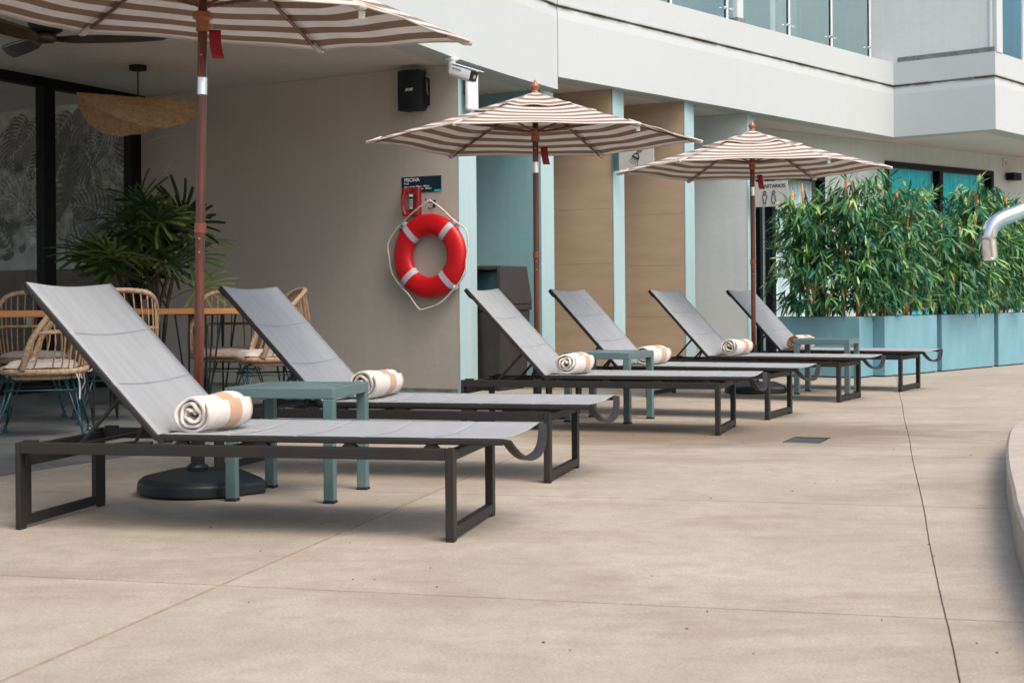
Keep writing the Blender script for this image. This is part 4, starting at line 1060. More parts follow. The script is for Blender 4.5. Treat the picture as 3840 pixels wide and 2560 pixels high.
# ------------------------------------------------------------------ side tables
def make_table():
    t = thing('side_table', 'x', 'side table', group='sage side tables between the loungers'); S, H_ = .483, .481; m_ = M['teal_tab']; fw = .046; fh = .046
    obj('apron', MB().bx(0, S, 0, fw, H_-fh, H_).bx(0, S, S-fw, S, H_-fh, H_).bx(0, fw, fw, S-fw, H_-fh, H_).bx(S-fw, S, fw, S-fw, H_-fh, H_), m_, t, bevel=.004)
    n = 8; sw = (S-2*fw)/n
    for k in range(n): obj('slat', MB().bx(fw+k*sw+.004, fw+(k+1)*sw-.004, fw+.0005, S-fw-.0005, H_-.016, H_-.003), m_, t, bevel=.002)
    for a in (0, 1):
        for b in (0, 1):
            x, y = a*(S-fw), b*(S-fw)
            lg = obj('leg', MB().bx(x+.0005, x+fw-.0005, y+.0005, y+fw-.0005, .010, H_-fh), m_, t, bevel=.004)
            obj('foot', MB().bx(x-.0015, x+fw+.0015, y-.0015, y+fw+.0015, 0, .010), M['rubber'], lg)
    return t
ST0 = make_table()
ST0.location = (-1.22, 6.016, 0); ST0.rotation_euler.z = -R(12.2); ST0['label'] = 'nearest sage side table, between the two loungers in front'
th = R(30); copy_thing(ST0, (.352, 9.80, 0), -R(26), 'middle sage side table, between the third and fourth loungers')
copy_thing(ST0, (2.456, 12.425, 0), -R(24), 'far sage side table, in front of the first pale blue planter')

# ------------------------------------------------------------------ umbrellas
def make_umbrella(label, x, y, rot, base_rot, tiltm=None, zrim=1.985, lift=0, apex=2.305):
    t = thing('patio_umbrella', label, 'umbrella', (x, y, 0), 0, 'striped hexagonal umbrellas')
    T = tiltm if tiltm is not None else Matrix.Identity(3)
    piv = Vector((0, 0, 2.03))
    def X(p): return T @ (Vector(p)-piv)+piv+Vector((0, 0, lift))
    Rr, za, zr = 1.21, apex, zrim
    ap_ = Rr*math.cos(R(30))
    mb = MB(); uvs = []
    nu, nv = 26, 14
    def surf(k, a, q, z0=za, rr_=Rr, sag=.030):
        c0, c1 = rot+R(60*k), rot+R(60*(k+1))
        p0 = Vector((math.cos(c0), math.sin(c0))); p1 = Vector((math.cos(c1), math.sin(c1)))
        r_ = a*rr_; p = (p0.lerp(p1, q))*r_
        mid = math.sin(math.pi*q)
        p = p*(1-.022*mid*a**4)                       # edge drawn in between the ribs
        prof_ = a**1.06
        z = z0-(z0-zr)*prof_-sag*mid*a*(1-a)*2.6+.006*mid*a**6+.006*math.sin(q*9+k)*a*a*mid
        return (p.x, p.y, z)
    for k in range(6):
        o_ = len(mb.v)
        for i in range(nu+1):
            for j in range(nv+1):
                a = .02+.98*i/nu; mb.v.append(tuple(X(surf(k, a, j/nv)))); uvs.append(((1-a)*ap_, 0))
        for i in range(nu):
            for j in range(nv):
                mb.f.append((o_+i*(nv+1)+j, o_+(i+1)*(nv+1)+j, o_+(i+1)*(nv+1)+j+1, o_+i*(nv+1)+j+1)); mb.mi.append(0)
    cn = obj('canopy', mb, M['canopy'], t, smooth=True, uvs=uvs, thick=.002)
    # hem piping and corner pockets
    hm = MB(); path = []
    for k in range(6):
        for j in range(14): path.append(X(Vector(surf(k, 1, j/14))+Vector((0, 0, -.002))))
    hm.tube(path, .004, 5, closed=True); obj('hem', hm, M['canopy_trim'], cn, smooth=True)
    for k in range(6):
        c0 = rot+R(60*k); d = Vector((math.cos(c0), math.sin(c0), 0)); pz = zr
        e = MB(); e.tube([X(d*(Rr-.11)+Vector((0, 0, pz+.024))), X(d*(Rr-.03)+Vector((0, 0, pz-.004))), X(d*(Rr+.006)+Vector((0, 0, pz-.008)))], [.016, .017, .012], 8)
        obj('corner_pocket', e, M['canopy_trim'], cn, smooth=True)
    # vent cap: a second small tier with fluttering edge
    vb = MB(); vu = []; rng = random.Random(int(x*100)); phs = [rng.uniform(0, 6) for _ in range(6)]
    for k in range(6):
        o_ = len(vb.v)
        for i in range(11):
            for j in range(15):
                a = .04+.96*i/10; q = j/14
                c0, c1 = rot+R(60*k), rot+R(60*(k+1)); p0 = Vector((math.cos(c0), math.sin(c0))); p1 = Vector((math.cos(c1), math.sin(c1)))
                p = p0.lerp(p1, q)*a*.44
                fl = (.009*math.sin(q*math.pi*2+phs[k])+.006*math.sin(q*math.pi*4+phs[k]*2))*a**5*math.sin(math.pi*q)
                z = 2.342-.136*a**.95-.016*math.sin(math.pi*q)*a+fl+.006*a**6*(1-math.sin(math.pi*q))
                vb.v.append(tuple(X((p.x, p.y, z)))); vu.append(((1-a)*.40+.02, 0))
        for i in range(10):
            for j in range(14): vb.f.append((o_+i*15+j, o_+(i+1)*15+j, o_+(i+1)*15+j+1, o_+i*15+j+1)); vb.mi.append(0)
    obj('vent_cap', vb, M['canopy'], t, smooth=True, uvs=vu, thick=.002)
    vc = MB(); pth = []
    for k in range(6):
        for j in range(14):
            pth.append(Vector(vb.v[k*11*15+10*15+j])+Vector((0, 0, -.003)))
    vc.tube(pth, .005, 5, closed=True); obj('vent_hem', vc, M['canopy_trim'], t, smooth=True)
    # ribs, struts, hubs
    wood = M['wood']
    for k in range(6):
        c0 = rot+R(60*k); d = Vector((math.cos(c0), math.sin(c0), 0))
        pts = []
        for a in (.03, .25, .5, .75, .985):
            z = za-(za-zr)*a**1.06-.020; pts.append(X(d*Rr*a+Vector((0, 0, z))))
        rb = obj('rib', MB().tube(pts, .011, 6, sx=.7), wood, t)
        am = .46; zm = za-(za-zr)*am**1.06-.034
        obj('strut', MB().tube([X(d*.045+Vector((0, 0, 2.055))), X(d*Rr*am*.5+Vector((0, 0, (2.055+zm)/2-.004))), X(d*Rr*am+Vector((0, 0, zm)))], .0085, 6), wood, rb)
        obj('bracket', MB().box(X(d*Rr*am+Vector((0, 0, zm+.006))), (.03, .03, .03), rz=c0), M['brass'], rb)
    obj('runner_hub', MB().lathe([(a_, b_+(lift-.05 if lift else 0)) for a_, b_ in [(.021, 1.985), (.030, 1.987), (.030, 2.035), (.045, 2.045), (.045, 2.068), (.030, 2.075), (.021, 2.077)]], 14), M['wood_l'], t)
    obj('crown_hub', MB().lathe([(.02, za-.05+lift), (.05, za-.05+lift), (.05, za-.015+lift), (.02, za-.012+lift)], 14), M['wood_l'], t)
    obj('pole', MB().tube([(0, 0, .12), (0, 0, .8), (0, 0, 1.4), (0, 0, 1.87), (0, 0, 2.25+lift)], [.021]*5, 18), wood, t, smooth=True)
    obj('metal_sleeve', MB().lathe([(.0212, 1.755), (.0235, 1.758), (.0235, 1.832), (.0212, 1.835)], 18), M['chrome'], t, smooth=False)
    obj('ring', MB().lathe([(.0212, 1.142), (.026, 1.145), (.026, 1.187), (.0212, 1.190)], 18), M['wood_l'], t, smooth=False)
    for zz in (1.93, 1.12, 1.06): obj('pin', MB().tube([(0, -.020, zz), (0, -.0235, zz)], .005, 8), M['brass'], t)
    fz = 2.332+lift
    obj('finial', MB().lathe([(.0, fz), (.030, fz), (.032, fz+.006), (.021, fz+.014), (.019, fz+.018), (.030, fz+.034), (.033, fz+.047), (.027, fz+.062), (.013, fz+.076), (.008, fz+.090), (.002, fz+.095)], 18), M['wood_l'], t, smooth=True)
    # hang tag
    tg = MB(); dz = 1.94+lift
    tg.grid(lambda a, q: (.036+.05*a+.018*q*q, -.030-.012*math.sin(q*2)+.01*a, dz-.128*q), 3, 8)
    g_ = obj('hang_tag', tg, M['tag'], t, smooth=True, thick=.0015)
    obj('string', MB().tube([(.032, -.01, 2.03+lift), (.05, -.026, dz)], .0012, 4), M['rope'], g_)
    obj('care_label', MB().grid(lambda a, q: (X(Vector((math.cos(rot+R(-58)), math.sin(rot+R(-58)), 0))*Rr*.93+Vector((.026*a, 0, zr-.012-.030*q)))), 1, 2), M['letter'], cn, thick=.001)
    # weighted base
    bs = bpy.data.objects.new('base', None)
    bb = MB(); br = base_rot
    def outline(sc_, ext):
        pts = []
        for k in range(49):
            a = br+R(52)+R(256)*k/48; pts.append((math.cos(a)*.262*sc_, math.sin(a)*.262*sc_))
        f = Vector((math.cos(br), math.sin(br))); s__ = Vector((-f.y, f.x))
        e = f*(.235+ext*sc_)
        for q in (-1, 1):
            p = e+s__*(q*.165*sc_); pts.append((p.x, p.y))
        return pts
    o1, o2, o3, o4 = outline(1, .03), outline(.985, .03), outline(.90, .02), outline(.45, -.12)
    vs = [(a, b, .004) for a, b in o1]+[(a, b, .050) for a, b in o2]+[(a, b, .068) for a, b in o3]+[(a, b, .098) for a, b in o4]
    k = len(o1); fs = [(r0*k+i, r0*k+(i+1) % k, (r0+1)*k+(i+1) % k, (r0+1)*k+i) for r0 in range(3) for i in range(k)]+[tuple(range(k-1, -1, -1)), tuple(3*k+i for i in range(k))]
    b0 = obj('base', MB().add(vs, fs), M['base'], t, bevel=.006)
    f = Vector((math.cos(br), math.sin(br), 0)); s__ = Vector((-f.y, f.x, 0))
    for q in (-.10, .10):
        c_ = f*.252+s__*q+Vector((0, 0, .032))
        wv = MB(); wv.tube([c_-s__*.026+s__*e_ for e_ in (0, .008, .009, .018, .019, .028, .029, .038, .039, .052)], [.030, .030, .027, .027, .030, .030, .027, .027, .030, .030], 16)
        obj('wheel', wv, M['base'], b0)
    obj('socket_tube', MB().lathe([(.046, .096), (.048, .112), (.040, .122), (.031, .126), (.031, .40), (.034, .40), (.034, .425), (.024, .425)], 20), M['base'], t, smooth=False)
    obj('knob', MB().tube([(.03, -.005, .30), (.065, -.02, .30)], .014, 8), M['base'], t)
    return t
tl = Matrix(((1, 0, 0), (0, 1, 0), (0, 0, 1)))
tl = Matrix.Rotation(.080, 3, 'X') @ Matrix.Rotation(.044, 3, 'Y')
U1 = make_umbrella('nearest striped umbrella, its canopy cut off at the top left', -1.40, 6.30, R(12), R(25), tl, lift=.10, apex=2.37)
U1.rotation_euler.y = .019; U1.location.z = .004
U2 = make_umbrella('middle striped umbrella beside the lifebuoy, behind the middle side table', .178, 10.25, R(3), R(-20))
U3 = make_umbrella('farthest striped umbrella in front of the restroom sign and bamboo', 2.155, 12.70, R(-9), R(-8))

# ------------------------------------------------------------------ dining furniture
def make_chair():
    t = thing('rattan_chair', 'x', 'chair', group='rattan dining chairs on the patio')
    def wrap(path, r_, closed=False, step=.011):
        P = [Vector(p) for p in path]; 
        if closed: P = P+[P[0]]
        acc = []; cur = 0; d = 0; tot = sum((P[i+1]-P[i]).length for i in range(len(P)-1))
        for i in range(len(P)-1):
            seg = (P[i+1]-P[i]).length
            while d <= cur+seg and d < tot-1e-6: acc.append(P[i].lerp(P[i+1], (d-cur)/max(seg, 1e-9))); d += step
            cur += seg
        return MB().tube(acc, [r_*(1.10 if k % 2 else .92) for k in range(len(acc))], 7, closed=closed)
    def rim(a):   # seat rim, a in 0..1 from front-left round the back to front-right
        an = R(-90)-2*math.pi*a; c_, s_ = math.cos(an), math.sin(an); e = .62
        return Vector((.255*math.copysign(abs(c_)**e, c_), .25*math.copysign(abs(s_)**e, s_)+.01, .425-.012*math.sin(math.pi*abs(2*a-1))))
    seat = [rim(k/48) for k in range(48)]
    obj('seat_rim', wrap(seat, .021, True), M['rattan'], t, smooth=True)
    low = [Vector((p.x*.86, p.y*.86, p.z-.035)) for p in seat]
    obj('seat_rim', wrap(low, .015, True), M['rattan'], t, smooth=True)
    wv = MB()
    for k in range(13):
        a = -.21+k*.035; wv.tube([(a, -.20, .405), (a, .0, .400), (a, .21, .405)], .009, 5)
    obj('seat_weave', wv, M['cane'], t, smooth=True)
    half = [(-.262, -.10, .425), (-.288, -.075, .52), (-.296, -.03, .63), (-.290, .05, .745), (-.268, .15, .845), (-.215, .215, .905), (-.12, .245, .925), (0, .25, .930)]
    arch = smooth_path(half+[(-x, y, z) for x, y, z in half[:-1]][::-1], 6)
    obj('back_arch', wrap(arch, .019), M['rattan'], t, smooth=True)
    band = smooth_path([(-.293, -.02, .655), (-.285, .10, .66), (-.23, .225, .665), (-.12, .272, .665), (0, .285, .665), (.12, .272, .665), (.23, .225, .665), (.285, .10, .66), (.293, -.02, .655)], 5)
    obj('back_band', wrap(band, .011), M['rattan'], t, smooth=True)
    n = 22
    for k in range(n):
        f = (k+.5)/n; a = .16+.68*f
        p0 = rim(a); p1 = arch[int((.10+.80*f)*(len(arch)-1))]; m_ = p0.lerp(p1, .5)+Vector((p0.x*.07, .02+p0.y*.05, 0))
        obj('spindle', MB().tube(smooth_path([p0, m_, p1], 4), .0055, 5), M['cane'], t, smooth=True)
    def cu(a, q):
        x = (a-.5)*2; y = (q-.5)*2; e = max(0, 1-x**6)*max(0, 1-y**6)
        return (x*.222, y*.215-.005, .440+.042*e**.5+.004*math.sin(7*x)*math.sin(5*y))
    cb = MB().grid(cu, 18, 18); cb.grid(lambda a, q: ((a-.5)*.444, -(q-.5)*.43-.005, .438), 6, 6)
    obj('cushion', cb, M['cushion'], t, smooth=True)
    tie = MB()
    tie.tube(smooth_path([(.20, .21, .42), (.23, .235, .36), (.225, .24, .30), (.25, .24, .24)], 5), .007, 5, sx=.3); tie.tube(smooth_path([(.20, .21, .42), (.17, .245, .39), (.20, .25, .37), (.22, .24, .40), (.26, .24, .38), (.25, .24, .345)], 5), .006, 5, sx=.3)
    obj('cushion_tie', tie, M['cushion'], t, smooth=True)
    fr = MB(); P4 = [(-.19, -.19, .375), (.19, -.19, .375), (.19, .19, .375), (-.19, .19, .375)]
    fr.tube(P4, .007, 6, closed=True); fr.tube([(a*1.12, b*1.12, .30) for a, b, _ in P4], .006, 6, closed=True)
    for a, b, _ in P4: fr.tube([(a, b, .375), (a*.95, b*.95, .402)], .006, 6)
    obj('seat_frame', fr, M['legs'], t, smooth=True)
    for a, b, _ in P4:
        sx_, sy_ = math.copysign(1, a), math.copysign(1, b)
        mb = MB(); ft = (sx_*.262, sy_*.262, .030)
        mb.tube([(sx_*.19, sy_*.145, .372), ft], .0062, 6); mb.tube([(sx_*.145, sy_*.19, .372), ft], .0062, 6); mb.tube([(sx_*.225, sy_*.225, .17), (ft[0], ft[1], .03)], .006, 6)
        lg = obj('leg', mb, M['legs'], t, smooth=True)
        obj('foot', MB().lathe([(.010, .0), (.021, .0), (.021, .012), (.013, .022), (.012, .042), (.007, .048)], 12, (ft[0], ft[1], .003)), M['legs'], lg)
    return t
CH0 = make_chair()
def facing(dx, dy): return math.atan2(dx, -dy)
chs = [(-2.99, 9.06, facing(-.97, -.22), 'rattan chair nearest the camera, facing left with grey cushion and tied ribbon'),
       (-3.62, 10.75, facing(.15, -1), 'rattan chair seen from the front behind the left table top'),
       (-2.84, 10.15, facing(-.35, .9), 'rattan chair with its arched back just behind the nearest lounger backrest'),
       (-2.27, 11.35, facing(-.10, -1), 'rattan chair facing forward between the near umbrella pole and the second lounger'),
       (-1.83, 10.72, facing(-.93, -.35), 'rattan chair facing left behind the second lounger backrest')]
for k, (x, y, rz, lab) in enumerate(chs):
    if k == 0: CH0.location = (x, y, .003); CH0.rotation_euler.z = rz; CH0['label'] = lab
    else: copy_thing(CH0, (x, y, .003), rz, lab)
def make_dtable(label, x0, x1, y0, y1, rz=0, loc=(0, 0)):
    t = thing('dining_table', label, 'table', ((x0+x1)/2, (y0+y1)/2, 0), rz, 'pine topped hairpin leg tables')
    w2, d2 = (x1-x0)/2, (y1-y0)/2
    n = 4
    for k in range(n): obj('plank', MB().bx(-w2, w2, -d2+k*2*d2/n+.0008, -d2+(k+1)*2*d2/n-.0008, .752, .795), M['tabletop'], t, bevel=.003)
    for a in (-1, 1):
        for b in (-1, 1):
            cx_, cy_ = a*(w2-.07), b*(d2-.07); mb = MB(); f_ = (cx_+a*.02, cy_+b*.02, .012)
            mb.tube([(cx_-a*.09, cy_, .750), f_], .0075, 6); mb.tube([(cx_, cy_-b*.09, .750), f_], .0075, 6); mb.tube([(cx_+a*.03, cy_+b*.03, .750), f_], .0075, 6)
            mb.box((cx_-a*.02, cy_-b*.02, .748), (.13, .13, .006)); obj('leg', mb, M['blacksteel'], t)
    return t
make_dtable('pine topped table at the left edge behind the nearest rattan chair', -4.05, -2.80, 9.62, 10.30)
make_dtable('pine topped table in front of the potted palm', -3.22, -2.50, 11.15, 11.85)
make_dtable('pine topped table right of the near umbrella pole', -2.41, -1.72, 10.95, 11.65)

# ------------------------------------------------------------------ pendant lamp, fan
pd = thing('pendant_lamp', 'woven jute pendant lamp with folded brim hanging over the patio tables', 'lamp', (-3.385, 12.93, 3.0), R(22))
obj('ceiling_rose', MB().lathe([(.075, -.045), (.078, -.04), (.078, -.002), (0.02, -.001)], 24), M['black'], pd)
obj('cord', MB().tube([(0, 0, -.045), (0, 0, -.29)], .006, 6), M['black'], pd)
def shade(a, q):
    ph_ = a*2*math.pi; r_ = .03+.50*q; fold = 1
    x = r_*math.cos(ph_); y = r_*math.sin(ph_)*.78
    s_ = abs(math.sin(ph_)); k_ = q**1.35
    z = -.288-(.29*(1+.22*math.cos(ph_)) if math.sin(ph_) < 0 else .30*(1-.40*math.cos(ph_)))*k_*s_**1.15+.004*math.cos(ph_*2)*q
    ph2 = ph_*82; z += .0030*math.sin(ph2)*min(1, q*3)+.006*math.sin(ph_*17)*q*q
    return (x, y, z-.0+.03*q*math.cos(ph_+.6)*-.6)
obj('shade', MB().grid(shade, 660, 10), M['jute'], pd, smooth=True)
rimp = [shade(k/96, 1) for k in range(96)]
obj('rim_cord', MB().tube(rimp, .006, 6, closed=True), M['jute'], pd, smooth=True)
fn = thing('ceiling_fan', 'dark wooden three blade ceiling fan at the top left', 'fan', (-3.50, 10.72, 3.0), 0)
obj('motor', MB().lathe([(.10, -.115), (.125, -.10), (.13, -.03), (.12, -.001), (0.02, 0)], 28), M['base'], fn, smooth=False)
for k, an in enumerate((4, 127, 247)):
    mb = MB(); n = 26
    def bl(a, q):
        r_ = .02+.90*a; wd_ = (.035+.077*min(1, a/.25)**1.5) if a < .25 else .112+.02*math.sin((a-.25)*3)
        if a > .93: wd_ *= math.sqrt(max(.02, 1-((a-.93)/.072)**2))
        tw = R(20*(1-min(1, a/.3))+36)
        u_ = (q-.5)*wd_
        return Vector((r_, u_*math.cos(tw)+.02*math.sin(a*3), -.165+u_*math.sin(tw)+.03*a*a))
    mb.grid(bl, n, 6); b_ = obj('blade', mb, M['blkwood'], fn, smooth=True, thick=.012, rz=R(an))
obj('hub_cap', MB().lathe([(.0, -.195), (.06, -.190), (.085, -.17), (.085, -.14), (.05, -.118)], 24), M['blkwood'], fn, smooth=True)
sp_ = thing('ceiling_downlight', 'round ceiling downlight ring at the top left corner', 'downlight', (-3.58, 9.9, 3.0))
obj('trim_ring', MB().lathe([(.045, -.004), (.062, -.006), (.066, -.001), (.045, 0)], 24), M['plasw'], sp_)

# ------------------------------------------------------------------ potted palm
pm = thing('potted_palm', 'bushy fan palm in a teal pot behind the pine tables', 'potted palm', (-3.06, 12.0, .003))
obj('pot', MB().lathe([(.15, 0), (.19, .38), (.20, .40), (.17, .40), (.165, .36), (0, .36)], 28), M['potteal'], pm, smooth=False)
random.seed(5)
fmesh = []
for v_ in range(4):
    mb = MB(); nl = 9+v_
    for k in range(nl):
        a = R(-105+210*k/(nl-1)+random.uniform(-5, 5)); L_ = random.uniform(.28, .40)*(1-.18*abs(2*k/(nl-1)-1)); wid = random.uniform(.024, .035)
        dr_ = random.uniform(.0, .06)
        vs = []; ns = 6
        for i in range(ns+1):
            t_ = i/ns; r_ = L_*t_; c_ = Vector((math.cos(a)*r_, math.sin(a)*r_, -dr_*t_*t_+.02*math.sin(3*t_))); nn_ = Vector((-math.sin(a), math.cos(a), 0)); w2 = wid*min(1, t_*5+.15)*(1 if t_ < .85 else .75)*.5
            vs += [c_+nn_*w2, c_+Vector((0, 0, -.006)), c_-nn_*w2]
        mb.add(vs, [(3*i+j, 3*i+j+1, 3*i+j+4, 3*i+j+3) for i in range(ns) for j in range(2)])
    fmesh.append(mb)
fm = {}
stems = []
for k in range(9):
    bx_, by_ = random.uniform(-.10, .12), random.uniform(-.10, .10); H_ = random.uniform(.95, 1.55); lx, ly = random.uniform(-.16, .16), random.uniform(-.14, .14)
    P_ = smooth_path([(bx_, by_, .34), (bx_+lx*.3, by_+ly*.3, .34+(H_-.34)*.5), (bx_+lx, by_+ly, H_)], 6)
    obj('trunk', MB().tube(P_, [.017+.003*math.sin(i*2.1) for i in range(len(P_))], 7), M['trunk'], pm, smooth=True); stems.append((bx_+lx, by_+ly, H_))
nf = 0
for k, (sx_, sy_, H_) in enumerate(stems):
    for q in range(6):
        az = random.uniform(0, 2*math.pi); z0 = H_-random.uniform(0, .55)*(q/10); el = R(random.uniform(45, 88)*(1-q/11)); pl_ = random.uniform(.14, .36)
        d = Vector((math.cos(az)*math.cos(el), math.sin(az)*math.cos(el), math.sin(el)))
        s0 = Vector((sx_, sy_, z0)); e0 = s0+d*pl_+Vector((0, 0, -.03))
        vi_, ci = random.randrange(4), random.choice((0, 0, 1, 1, 2))
        key = (vi_, ci)
        if key not in fm: fm[key] = fmesh[vi_].mesh('frond', M['palm%d' % ci], True)
        fo = bpy.data.objects.new('frond', fm[key]); col.objects.link(fo); fo.parent = pm; fo.location = e0
        yaw = Matrix.Rotation(az, 3, 'Z'); pit = Matrix.Rotation(-el*.9+R(random.uniform(-10, 45)), 3, 'Y'); rol = Matrix.Rotation(random.uniform(-.7, .7), 3, 'X')
        fo.rotation_euler = (yaw @ pit @ rol).to_euler()
        obj('petiole', MB().tube([s0, s0.lerp(e0, .5)+Vector((0, 0, .02)), e0], .0035, 4), M['palm1'], fo if False else pm)

# ------------------------------------------------------------------ planters and bamboo
pdir = Vector((.68, .735)).normalized(); pnin = Vector((-pdir.y, pdir.x)); PA = math.atan2(pdir.y, pdir.x)
random.seed(11)
leafm = []
def leaf_geo(L_, wd_, bend):
    vs = []; ns = 4
    for i in range(ns+1):
        t_ = i/ns; w2 = wd_*math.sin(math.pi*(t_*.94+.03))**.75*.5; z = -bend*t_*t_
        vs += [Vector((L_*t_, w2, z)), Vector((L_*t_, 0, z-.0025)), Vector((L_*t_, -w2, z))]
    return vs, [(3*i+j, 3*i+j+1, 3*i+j+4, 3*i+j+3) for i in range(ns) for j in range(2)]
lg = [leaf_geo(.150, .026, .03), leaf_geo(.125, .023, .015), leaf_geo(.170, .024, .05)]
lmesh = {}
for a in range(3):
    for c_ in range(5): lmesh[(a, c_)] = MB().add(*lg[a]).mesh('leaf', M['leaf%d' % c_], True)
def planter(label, org, ang, L_, D_, H_=.64):
    t = thing('planter_box', label, 'planter', (org[0], org[1], 0), ang, 'pale blue planter boxes')
    a = .045
    mb = MB()
    vs = []
    for z, e in ((.012, .0), (H_, 0)): vs += [(e, e, z), (L_-e, e, z), (L_-e, D_-e, z), (e, D_-e, z)]
    vs += [(a, a, H_), (L_-a, a, H_), (L_-a, D_-a, H_), (a, D_-a, H_), (a, a, H_-.07), (L_-a, a, H_-.07), (L_-a, D_-a, H_-.07), (a, D_-a, H_-.07)]
    mb.add(vs, [(0, 3, 2, 1)]+[(i, (i+1) % 4, 4+(i+1) % 4, 4+i) for i in range(4)]+[(4+i, 4+(i+1) % 4, 8+(i+1) % 4, 8+i) for i in range(4)]+[(8+i, 8+(i+1) % 4, 12+(i+1) % 4, 12+i) for i in range(4)])
    obj('box', mb, M['planter'], t, bevel=.006)
    obj('base_strip', MB().bx(.02, L_-.02, .02, D_-.02, 0, .012), M['rubber'], t)
    obj('soil', MB().bx(a+.001, L_-a-.001, a+.001, D_-a-.001, H_-.10, H_-.045), M['soil'], t)
    return t
def bamboo(label, org, ang, L_, D_, seed, top=2.02, nst=9, spreadx=.22, nspray=620):
    t = thing('bamboo_plant', label, 'bamboo', (org[0], org[1], 0), ang, 'bamboo clumps in the planters')
    rnd = random.Random(seed); z0 = .575; stalks = []
    for k in range(nst):
        bx_ = .10+(L_-.20)*(k+rnd.uniform(.1, .9))/nst; by_ = rnd.uniform(.05, D_-.12)
        tx_, ty_ = bx_+rnd.uniform(-.16, .22), by_+rnd.uniform(-.10, .10); h = rnd.uniform(1.5, 2.1)
        p0, p1 = Vector((bx_, by_, z0)), Vector((tx_, ty_, h)); r_ = rnd.uniform(.011, .022)
        mb = MB(); P_ = [p0.lerp(p1, q/8)+Vector((.012*math.sin(q), .01*math.cos(q*1.3), 0)) for q in range(9)]
        mb.tube(P_, [r_*(1-.035*q) for q in range(9)], 8)
        so_ = obj('stalk', mb, M['stalk'], t, smooth=True); nb = MB(); dist = 0
        for q in range(int((h-z0)/.17)):
            f = (q+.6)*.17/(h-z0); 
            if f < 1:
                c_ = p0.lerp(p1, f)+Vector((.012*math.sin(f*8), .01*math.cos(f*8*1.3), 0)); nb.tube([c_-Vector((0, 0, .004)), c_+Vector((0, 0, .004))], r_*(1.12-.28*f), 8)
        if nb.v: obj('stalk_node', nb, M['node'], so_)['kind'] = 'stuff'
        stalks.append((p0, p1))
    # drooping sprays of leaves
    sprays = []
    for k in range(nspray):
        s0, s1_ = rnd.choice(stalks); f = rnd.uniform(.03, 1.0)**.9; c_ = s0.lerp(s1_, f)
        az = rnd.uniform(0, 2*math.pi); rad = rnd.uniform(.04, .36)*(1-.25*f)
        c_ = c_+Vector((math.cos(az)*rad*1.1, math.sin(az)*rad*.95, rnd.uniform(-.05, .18)))
        if f > .9 and rnd.random() < .35: c_.z += rnd.uniform(0, .14)
        tp_ = top+.07*math.sin(c_.x*6.1+seed)-(max(0, .55-c_.x)*.75 if seed == 1 else 0)
        if c_.z < 1.10 and rnd.random() < .40: continue
        c_.z = min(c_.z, tp_+rnd.uniform(-.16, .10)); c_.z = max(c_.z, .79)
        sprays.append((c_, az))
    allv = []
    big = MB()
    cand = []
    for c_, az in sprays:
        n = rnd.randint(4, 8)
        base_c = rnd.choice((0, 0, 0, 1, 1, 1, 2, 2, 3, 3, 4))
        up_ = rnd.random() < .18
        for q in range(n):
            a = az+(q-(n-1)/2)*.42+rnd.uniform(-.2, .2); el = R(rnd.uniform(-72, -8)) if not up_ else R(rnd.uniform(0, 75))
            Mr = Matrix.Rotation(a, 3, 'Z') @ Matrix.Rotation(-el, 3, 'Y') @ Matrix.Rotation(rnd.uniform(-.9, .9), 3, 'X')
            sc2 = rnd.uniform(.75, 1.15); p = c_+Vector((rnd.uniform(-.03, .03), rnd.uniform(-.03, .03), rnd.uniform(-.03, .03)))
            ci = base_c if rnd.random() < .7 else rnd.randrange(5)
            cand.append((p, Mr, sc2, rnd.randrange(3), ci))
    # the leaves nearest the viewer are single objects, the rest one mass
    vd = Vector((math.cos(ang), math.sin(ang)))
    def depth(p): return org[1]+p.x*math.sin(ang)+p.y*math.cos(ang)
    cand.sort(key=lambda e: depth(e[0])-.0*e[2])
    front = cand[:]; near = set()
    idx = list(range(len(cand))); half = idx[:len(idx)//3]; rnd.shuffle(half); near = set(half[:290])
    for i_, (p, Mr, s_, vi_, ci) in enumerate(cand):
        if i_ in near:
            o = bpy.data.objects.new('leaf', lmesh[(vi_, ci)]); col.objects.link(o); o.parent = t; o.location = p; o.rotation_euler = Mr.to_euler(); o.scale = (s_, s_, s_)
        else:
            vs, fs = lg[vi_]; big.add([p+Mr @ (v2*s_) for v2 in vs], fs, ci)
    fo = obj('foliage', big, [M['leaf%d' % i] for i in range(5)], t, smooth=True); fo['kind'] = 'stuff'
    tw = MB()
    for c_, az in sprays[::3]:
        s0, s1_ = rnd.choice(stalks); tw.tube([c_, c_+Vector((rnd.uniform(-.08, .08), rnd.uniform(-.08, .08), -.05-rnd.random()*.1)), c_+Vector((rnd.uniform(-.12, .12), rnd.uniform(-.1, .1), -.16))], .0018, 3, cap=False)
    tg_ = obj('twigs', tw, M['leaf3'], t); tg_['kind'] = 'stuff'
    return t
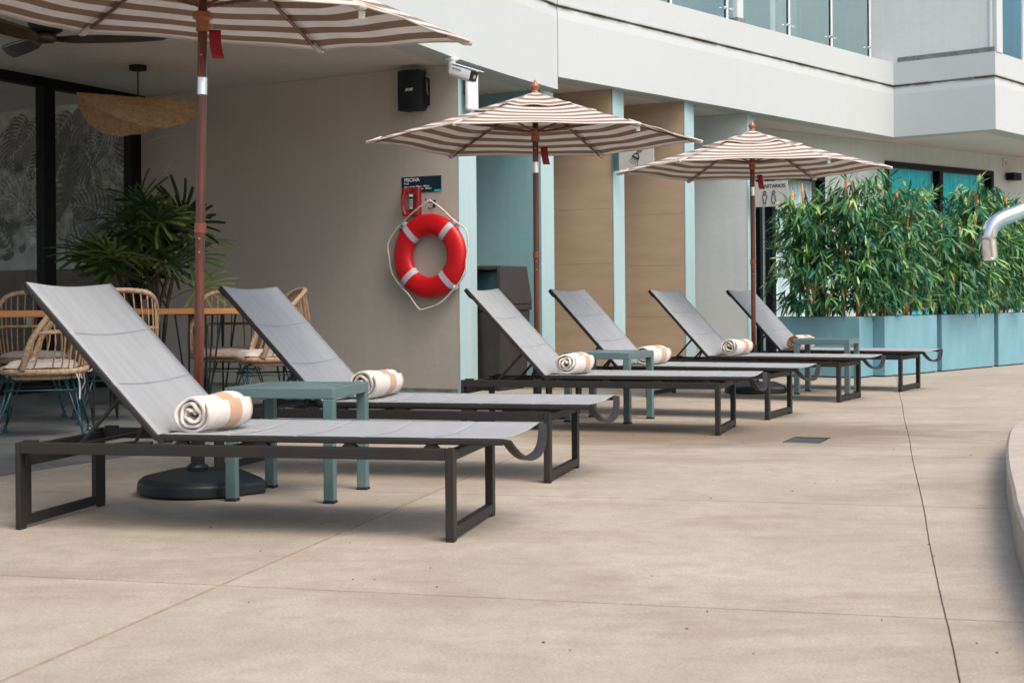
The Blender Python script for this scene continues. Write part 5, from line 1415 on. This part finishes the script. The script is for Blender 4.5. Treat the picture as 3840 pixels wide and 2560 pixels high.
# first box lies across, seen on its long side
v1 = Vector((2.86, 15.36)); v2 = Vector((3.615, 14.80)); a1 = math.atan2((v2-v1).y, (v2-v1).x)
planter('first pale blue planter box, turned across with a shaded face behind the far table', v1, a1, (v2-v1).length, .36)
bamboo('bamboo clump at the left end, in front of the curtained glass door', v1, a1, (v2-v1).length, .42, 1, 2.06, 9, nspray=640)
S0 = Vector((3.93, 15.0))
for k, (s0, s1_) in enumerate(((0, 1.2), (1.32, 2.68), (2.80, 4.1), (4.22, 5.5))):
    o_ = S0+pdir*s0
    lab = ['pale blue planter box right of the turned one, behind the farthest lounger foot', 'pale blue planter box in the middle of the row, under the cyan window', 'pale blue planter box at the right edge of the row', 'pale blue planter box just beyond the right edge'][k]
    if k == 3: continue
    planter(lab, o_, PA, s1_-s0, .42)
blab = ['bamboo clump over the second planter, below the left end of the cyan window', 'bamboo clump under the cyan window, with the tallest leafy top', 'bamboo clump at the right, behind the steel handrail']
for k, (s0, s1_) in enumerate(((-.32, 1.2), (1.22, 2.70), (2.74, 4.2))):
    o_ = S0+pdir*s0-pnin*.02
    bamboo(blab[k], o_, PA, s1_-s0, .46, 20+k, (2.22, 2.26, 1.98)[k], 11, nspray=(1000, 1000, 950)[k])

# ------------------------------------------------------------------ pool handrail
hr = thing('pool_handrail', 'polished steel pool handrail end entering from the right edge', 'handrail', (1.38, 4.1, 0), 0)
P_ = smooth_path([(0, 0, .950), (-.003, 0, .985), (-.004, .0, 1.015), (.006, 0, 1.042), (.030, .0, 1.062), (.075, 0, 1.080), (.14, .0, 1.104), (.26, -.02, 1.135), (.42, -.04, 1.13), (.55, -.06, 1.07), (.62, -.07, .95), (.64, -.075, .7), (.64, -.075, .17)], 8)
obj('rail_tube', MB().tube(P_, .0215, 20), M['chrome'], hr, smooth=True)
obj('end_cap', MB().tube([(0, 0, .944), (0, 0, .9505)], [.019, .0218], 20), M['chrome'], hr)
obj('floor_flange', MB().lathe([(.05, .160), (.05, .168), (.024, .172)], 20, (.64, -.075, 0)), M['chrome'], hr)
